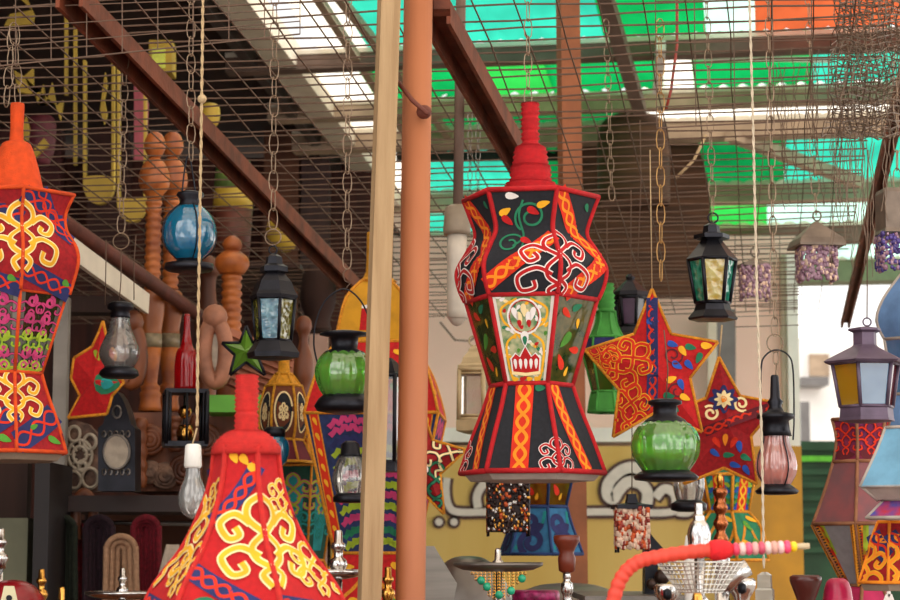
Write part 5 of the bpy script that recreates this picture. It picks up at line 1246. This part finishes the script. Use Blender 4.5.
# filigree hookah
t = hookah('hookah with gold filigree skirt and green beads at bottom centre', 498, 3.7, [('finial', [(548, 1.5), (550, 3), (560, 3.6), (561, 5.5), (566, 6), (568, 8), (570, 8)], M_SILV, 0)], (570, 44, M_STEEL))
ax = P(498, 600, 3.7); k = K(580, 3.7)
b = B(M_BRASS); rr = random.Random(1)
for i in range(9):
    for j in range(13):
        a_ = -.75+1.5*j/12; y = 573+i*3.0; 
        if abs(a_) > .78-(i*.075): continue
        q = Vector((ax.x+38*k*math.sin(a_), ax.y-38*k*math.cos(a_), P(0, y, 3.7).z)); b.tube([q+Vector((math.cos(an)*.0025, 0, math.sin(an)*.0025)) for an in [2*PI*m_/8 for m_ in range(8)]], .0008, 4, True)
b.build('filigree', t)
b = B(mat('green beads', '#1f9a72', .2, 0, .2)); 
for x, y in ((-18, 580), (-12, 586), (24, 578), (12, 590), (0, 594)):
    a_ = x/42; b.ball((ax.x+42*k*math.sin(a_), ax.y-42*k*math.cos(a_), P(0, y, 3.7).z), 4.2*k, 10)
b.build('green_beads', t)
# clay bowls
hookah('silver hookah with a tall brown clay bowl, right of the filigree one', 567, 3.72, [('clay_bowl', [(535, 11), (536, 13), (541, 13), (548, 9), (553, 7), (558, 9), (571, 8), (573, 4)], M_CLAY, 0), ('port', [(572, 3), (577, 4), (580, 3), (584, 6), (592, 6), (596, 4), (604, 5)], M_SILV, 2)])
turned('clay_bowl', 'dark red-brown clay bowl at the bottom right', 'bowl', 813, 3.66, [('s', [(575, 13), (577, 16), (581, 16), (592, 12), (600, 9), (612, 8), (620, 12)]+[(918, 12)], M_CLAYD, 0)])
hookah('fuchsia beaded hookah top peeping up at the bottom centre', 536, 3.9, [('band', [(590, 22), (593, 24), (604, 24)], mat('fuchsia beads', '#8a1c50', .3, .3, .5, 90), 0)])
# mesh basket hookah group
t = hookah('chrome hookah with a white mesh basket under the red hose', 700, 3.1, [('cap', [(503, 3), (505, 4), (514, 4), (516, 6), (520, 6), (524, 9), (534, 12), (545, 11), (556, 14)], M_SILV, 2)], None)
ax = P(700, 560, 3.1); k = K(570, 3.1); b = B(mat('pale wire mesh', '#c4c0b8', .3, .7, .1))
for i in range(36):
    a_ = 2*PI*i/36; b.tube([(ax.x+r*k*math.sin(a_), ax.y-r*k*math.cos(a_), P(0, y, 3.1).z) for y, r in ((562, 44), (575, 34), (592, 22))], .0012, 4)
for y, r in ((562, 44), (566, 41), (570, 38), (574, 35), (579, 31.5), (584, 28), (589, 24.5), (592, 22)): b.tube([(ax.x+r*k*math.sin(2*PI*j/28), ax.y-r*k*math.cos(2*PI*j/28), P(0, y, 3.1).z) for j in range(28)], .0012, 4, True)
b.build('mesh_basket', t)
t = hookah('copper-stemmed hookah with a brass tip behind the chrome one', 722, 3.7, [('brass_tip', [(474, 2.5), (478, 3), (488, 3)], M_BRASS, 0), ('copper_stem', [(488+i*3, 6+1.8*math.sin(i*1.2)) for i in range(20)], M_COPP, 0), ('port', [(548, 5), (560, 9), (575, 6), (604, 7)], M_SILV, 2)])
for cx, py, lab in ((668, 584, 'round dark-mouthed chrome cup left under the mesh basket'), (742, 578, 'chrome hookah port with dark opening right of the mesh basket')):
    t = thing('chrome_cup', lab, 'cup', (P(cx, 600, 3.25).x, 3.25, TZ)); ax = P(cx, 600, 3.25); b = B(M_SILV); b.lathe(ax, pxprof([(py, 11), (py+3, 14), (py+12, 13), (py+20, 8), (py+30, 7)], 3.25, 2)+[(TZ, .02)], 24); b.build('body', t)
    b = B(MATS['iron']); c = P(cx-2, py+10, 3.25); b.lathe((c.x, c.y-.021, c.z), [(c.z+.009, .002), (c.z+.006, .007), (c.z-.006, .007), (c.z-.009, .002)], 12); b.build('opening', t)
b = B(M_SILV); b.tube([P(722, 590, 3.2), P(736, 574, 3.2), P(748, 567, 3.2)], .014, 12); q = P(722, 590, 3.2); b.tube([q, (q.x, q.y, TZ)], .012, 12); solo(b, 'chrome_pipe', 'slanting chrome tube end right of the mesh basket', 'tube', (q.x, q.y, TZ))
turned('brass_tube', 'upright brass tube below the mesh basket', 'tube', 702, 3.0, [('s', [(593, 4), (596, 5), (905, 5)], M_BRASS, 0)])
turned('plastic_cup', 'small white plastic cup left of the chrome hookah cap', 'cup', 697, 3.25, [('s', [(535, 5), (537, 6), (553, 8)]+[(915, 8)], M_PLAST, 0)])
# dark lantern silhouette behind the hose
t = thing('dark_lantern', 'dark brown house-shaped lantern behind the red hose', 'lantern', (P(655, 640, 4.4).x, 4.4, TZ)); b = B(MATS['iron']); plate_px(b, [(645, 596), (645, 540), (648, 530), (654, 538), (663, 548), (663, 566), (658, 566), (658, 596)], 4.4, .06); q = P(651, 596, 4.4); b.box((q.x, 4.43, (q.z+TZ)/2), (.05, .05, q.z-TZ)); b.build('body', t)
b = B(mat('dark bronze', '#3a2a24', .3, .6, .2)); 
for x, y, r in ((662, 577, 8), (652, 584, 6), (668, 570, 6)): b.ball(P(x, y, 4.36), r*K(570, 4.4), 12)
b.build('knobs', t)
slab('grey_tray', 'long grey metal tray edge along the bottom right of centre', 'tray', 585, 596, 690, 602, 4.2, .5, M_STEEL)
# red hose with beaded mouthpiece
YH = 2.75
pts = crom([(585, 760), (600, 660), (612, 605), (622, 577), (638, 562), (662, 556), (690, 552), (713, 550)], 8)
t = thing('hookah_hose', 'coral red ribbed hose with pink beaded mouthpiece across the lower right', 'hose', P(612, 605, YH)); k = K(555, YH)
w = [P(x, y, YH) for x, y in pts]; w = [Vector((w[0].x-.02, w[0].y, TZ+.012)), Vector((w[0].x-.01, w[0].y, TZ+.1))]+w; fine = []
for i in range(len(w)-1):
    m_ = max(2, int((w[i+1]-w[i]).length/.0022))
    for j in range(m_): fine.append(w[i].lerp(w[i+1], j/m_))
b = B(mat('coral hose', '#d8402c', .6, 0, .1, 60)); b.tube(fine, [7.2*k*(1+.07*math.sin(i*1.15)) for i in range(len(fine))], 12); b.build('ribbed_tube', t)
def along(x): return P(x, 550-(x-720)*.045, YH)
b = B(mat('red felt', '#d8141c', .8, 0, .15, 100, .4)); b.tube([along(x) for x in (708, 710, 716, 724, 730, 733)], [4*k, 9.5*k, 10.5*k, 10*k, 8*k, 5*k], 18); b.build('red_collar', t)
cols = ['#e8a8a4', '#d83c5a', '#eac4bc', '#e2587a', '#d8a09a', '#c24860', '#e6c8c0', '#d8a090', '#eabeb8', '#e8486e', '#f0c818']
x = 726
for i, c in enumerate(cols):
    r = 6.8 if i < 10 else 5.5; wd = 7
    b = B(mat('bead %d' % i, c, .35, 0, .1, 60)); b.tube([along(x+wd*f) for f in (0, .2, .5, .8, 1)], [r*.6*k, r*.92*k, r*k, r*.92*k, r*.6*k], 14); b.build('bead', t); x += 6.4
b = B(mat('pale tip', '#c8b08c', .4, 0, .1)); b.tube([along(x-1), along(x+6), along(x+13)], [3*k, 3.4*k, 3*k], 12); b.build('mouth_tip', t)
# plastic plug, raspberry box, dark bottle box at right
t = thing('plastic_plug', 'translucent white plastic socket hanging on the long cord', 'plug', P(765, 602, 3.4)); ax = P(765, 600, 3.4); b = B(glass('milky plastic', '#dcd8cc', .6)); b.lathe(ax, pxprof([(572, 3), (575, 9), (588, 9.5), (590, 12), (606, 12)], 3.4), 4, .5, smooth=False); b.build('body', t)
t = thing('dark_box', 'dark patterned box with a white emblem at the lower right corner', 'box', (P(880, 640, 3.8).x, 3.8, TZ)); a, c = P(856, 584, 3.8), P(908, 640, 3.8); b = B(M_CLAYD); b.box(((a.x+c.x)/2, 3.9, (c.z+TZ)/2), (c.x-a.x, .18, c.z-TZ)); b.build('body', t)
b = B(M_WHT)
for pt in ([(889, 587), (891, 593), (889, 598), (887, 593)], [(886, 594), (892, 594), (895, 602), (883, 602)]): plate_px(b, pt, 3.805, .004)
b.build('emblem', t)
turned('raspberry_jar', 'raspberry red jar in front of the grey gauze lantern', 'jar', 845, 3.7, [('s', [(578, 5), (582, 11), (600, 15), (640, 15), (900, 13)], mat('raspberry glaze', '#b01c48', .3, 0, .2), 2)])
# ================================================================ LIGHT, CAMERA
w = bpy.data.worlds.new('World'); SC.world = w; w.use_nodes = True
nt = w.node_tree; bg = nt.nodes['Background']; bg.inputs[1].default_value = 1.0
tc = nt.nodes.new('ShaderNodeTexCoord'); ns = nt.nodes.new('ShaderNodeTexNoise'); ns.inputs['Scale'].default_value = 2.6; ns.inputs['Detail'].default_value = 3
nt.links.new(tc.outputs['Generated'], ns.inputs['Vector'])
rp = nt.nodes.new('ShaderNodeValToRGB'); nt.links.new(ns.outputs['Fac'], rp.inputs[0])      # bright cloud patches added to give the glass highlights
rp.color_ramp.elements[0].position = .44; rp.color_ramp.elements[0].color = (.8, .8, .8, 1)
rp.color_ramp.elements[1].position = .60; rp.color_ramp.elements[1].color = (2.6, 2.5, 2.36, 1)
nt.links.new(rp.outputs[0], bg.inputs[0])
sun = bpy.data.lights.new('Sun', 'SUN'); sun.energy = 3.0; sun.angle = .02; sun.color = (1, .95, .86)
so = bpy.data.objects.new('Sun', sun); COL.objects.link(so)
so.rotation_euler = Vector((.5, .35, 1)).to_track_quat('Z', 'Y').to_euler()
cd = bpy.data.cameras.new('Camera'); cd.sensor_width = 36; cd.lens = 36*F/900; cd.clip_end = 200; cd.clip_start = .05
cd.dof.use_dof = True; cd.dof.focus_distance = 3.8; cd.dof.aperture_fstop = 9
co = bpy.data.objects.new('Camera', cd); COL.objects.link(co); co.location = (0, 0, HC); co.rotation_euler = (PI/2+TH, 0, 0)
SC.camera = co
SC.view_settings.view_transform = 'Standard'; SC.view_settings.look = 'None'; SC.view_settings.gamma = 1; SC.view_settings.exposure = 0.42; SC.view_settings.use_curve_mapping = False
SC.cycles.transparent_max_bounces = 16; SC.cycles.max_bounces = 8
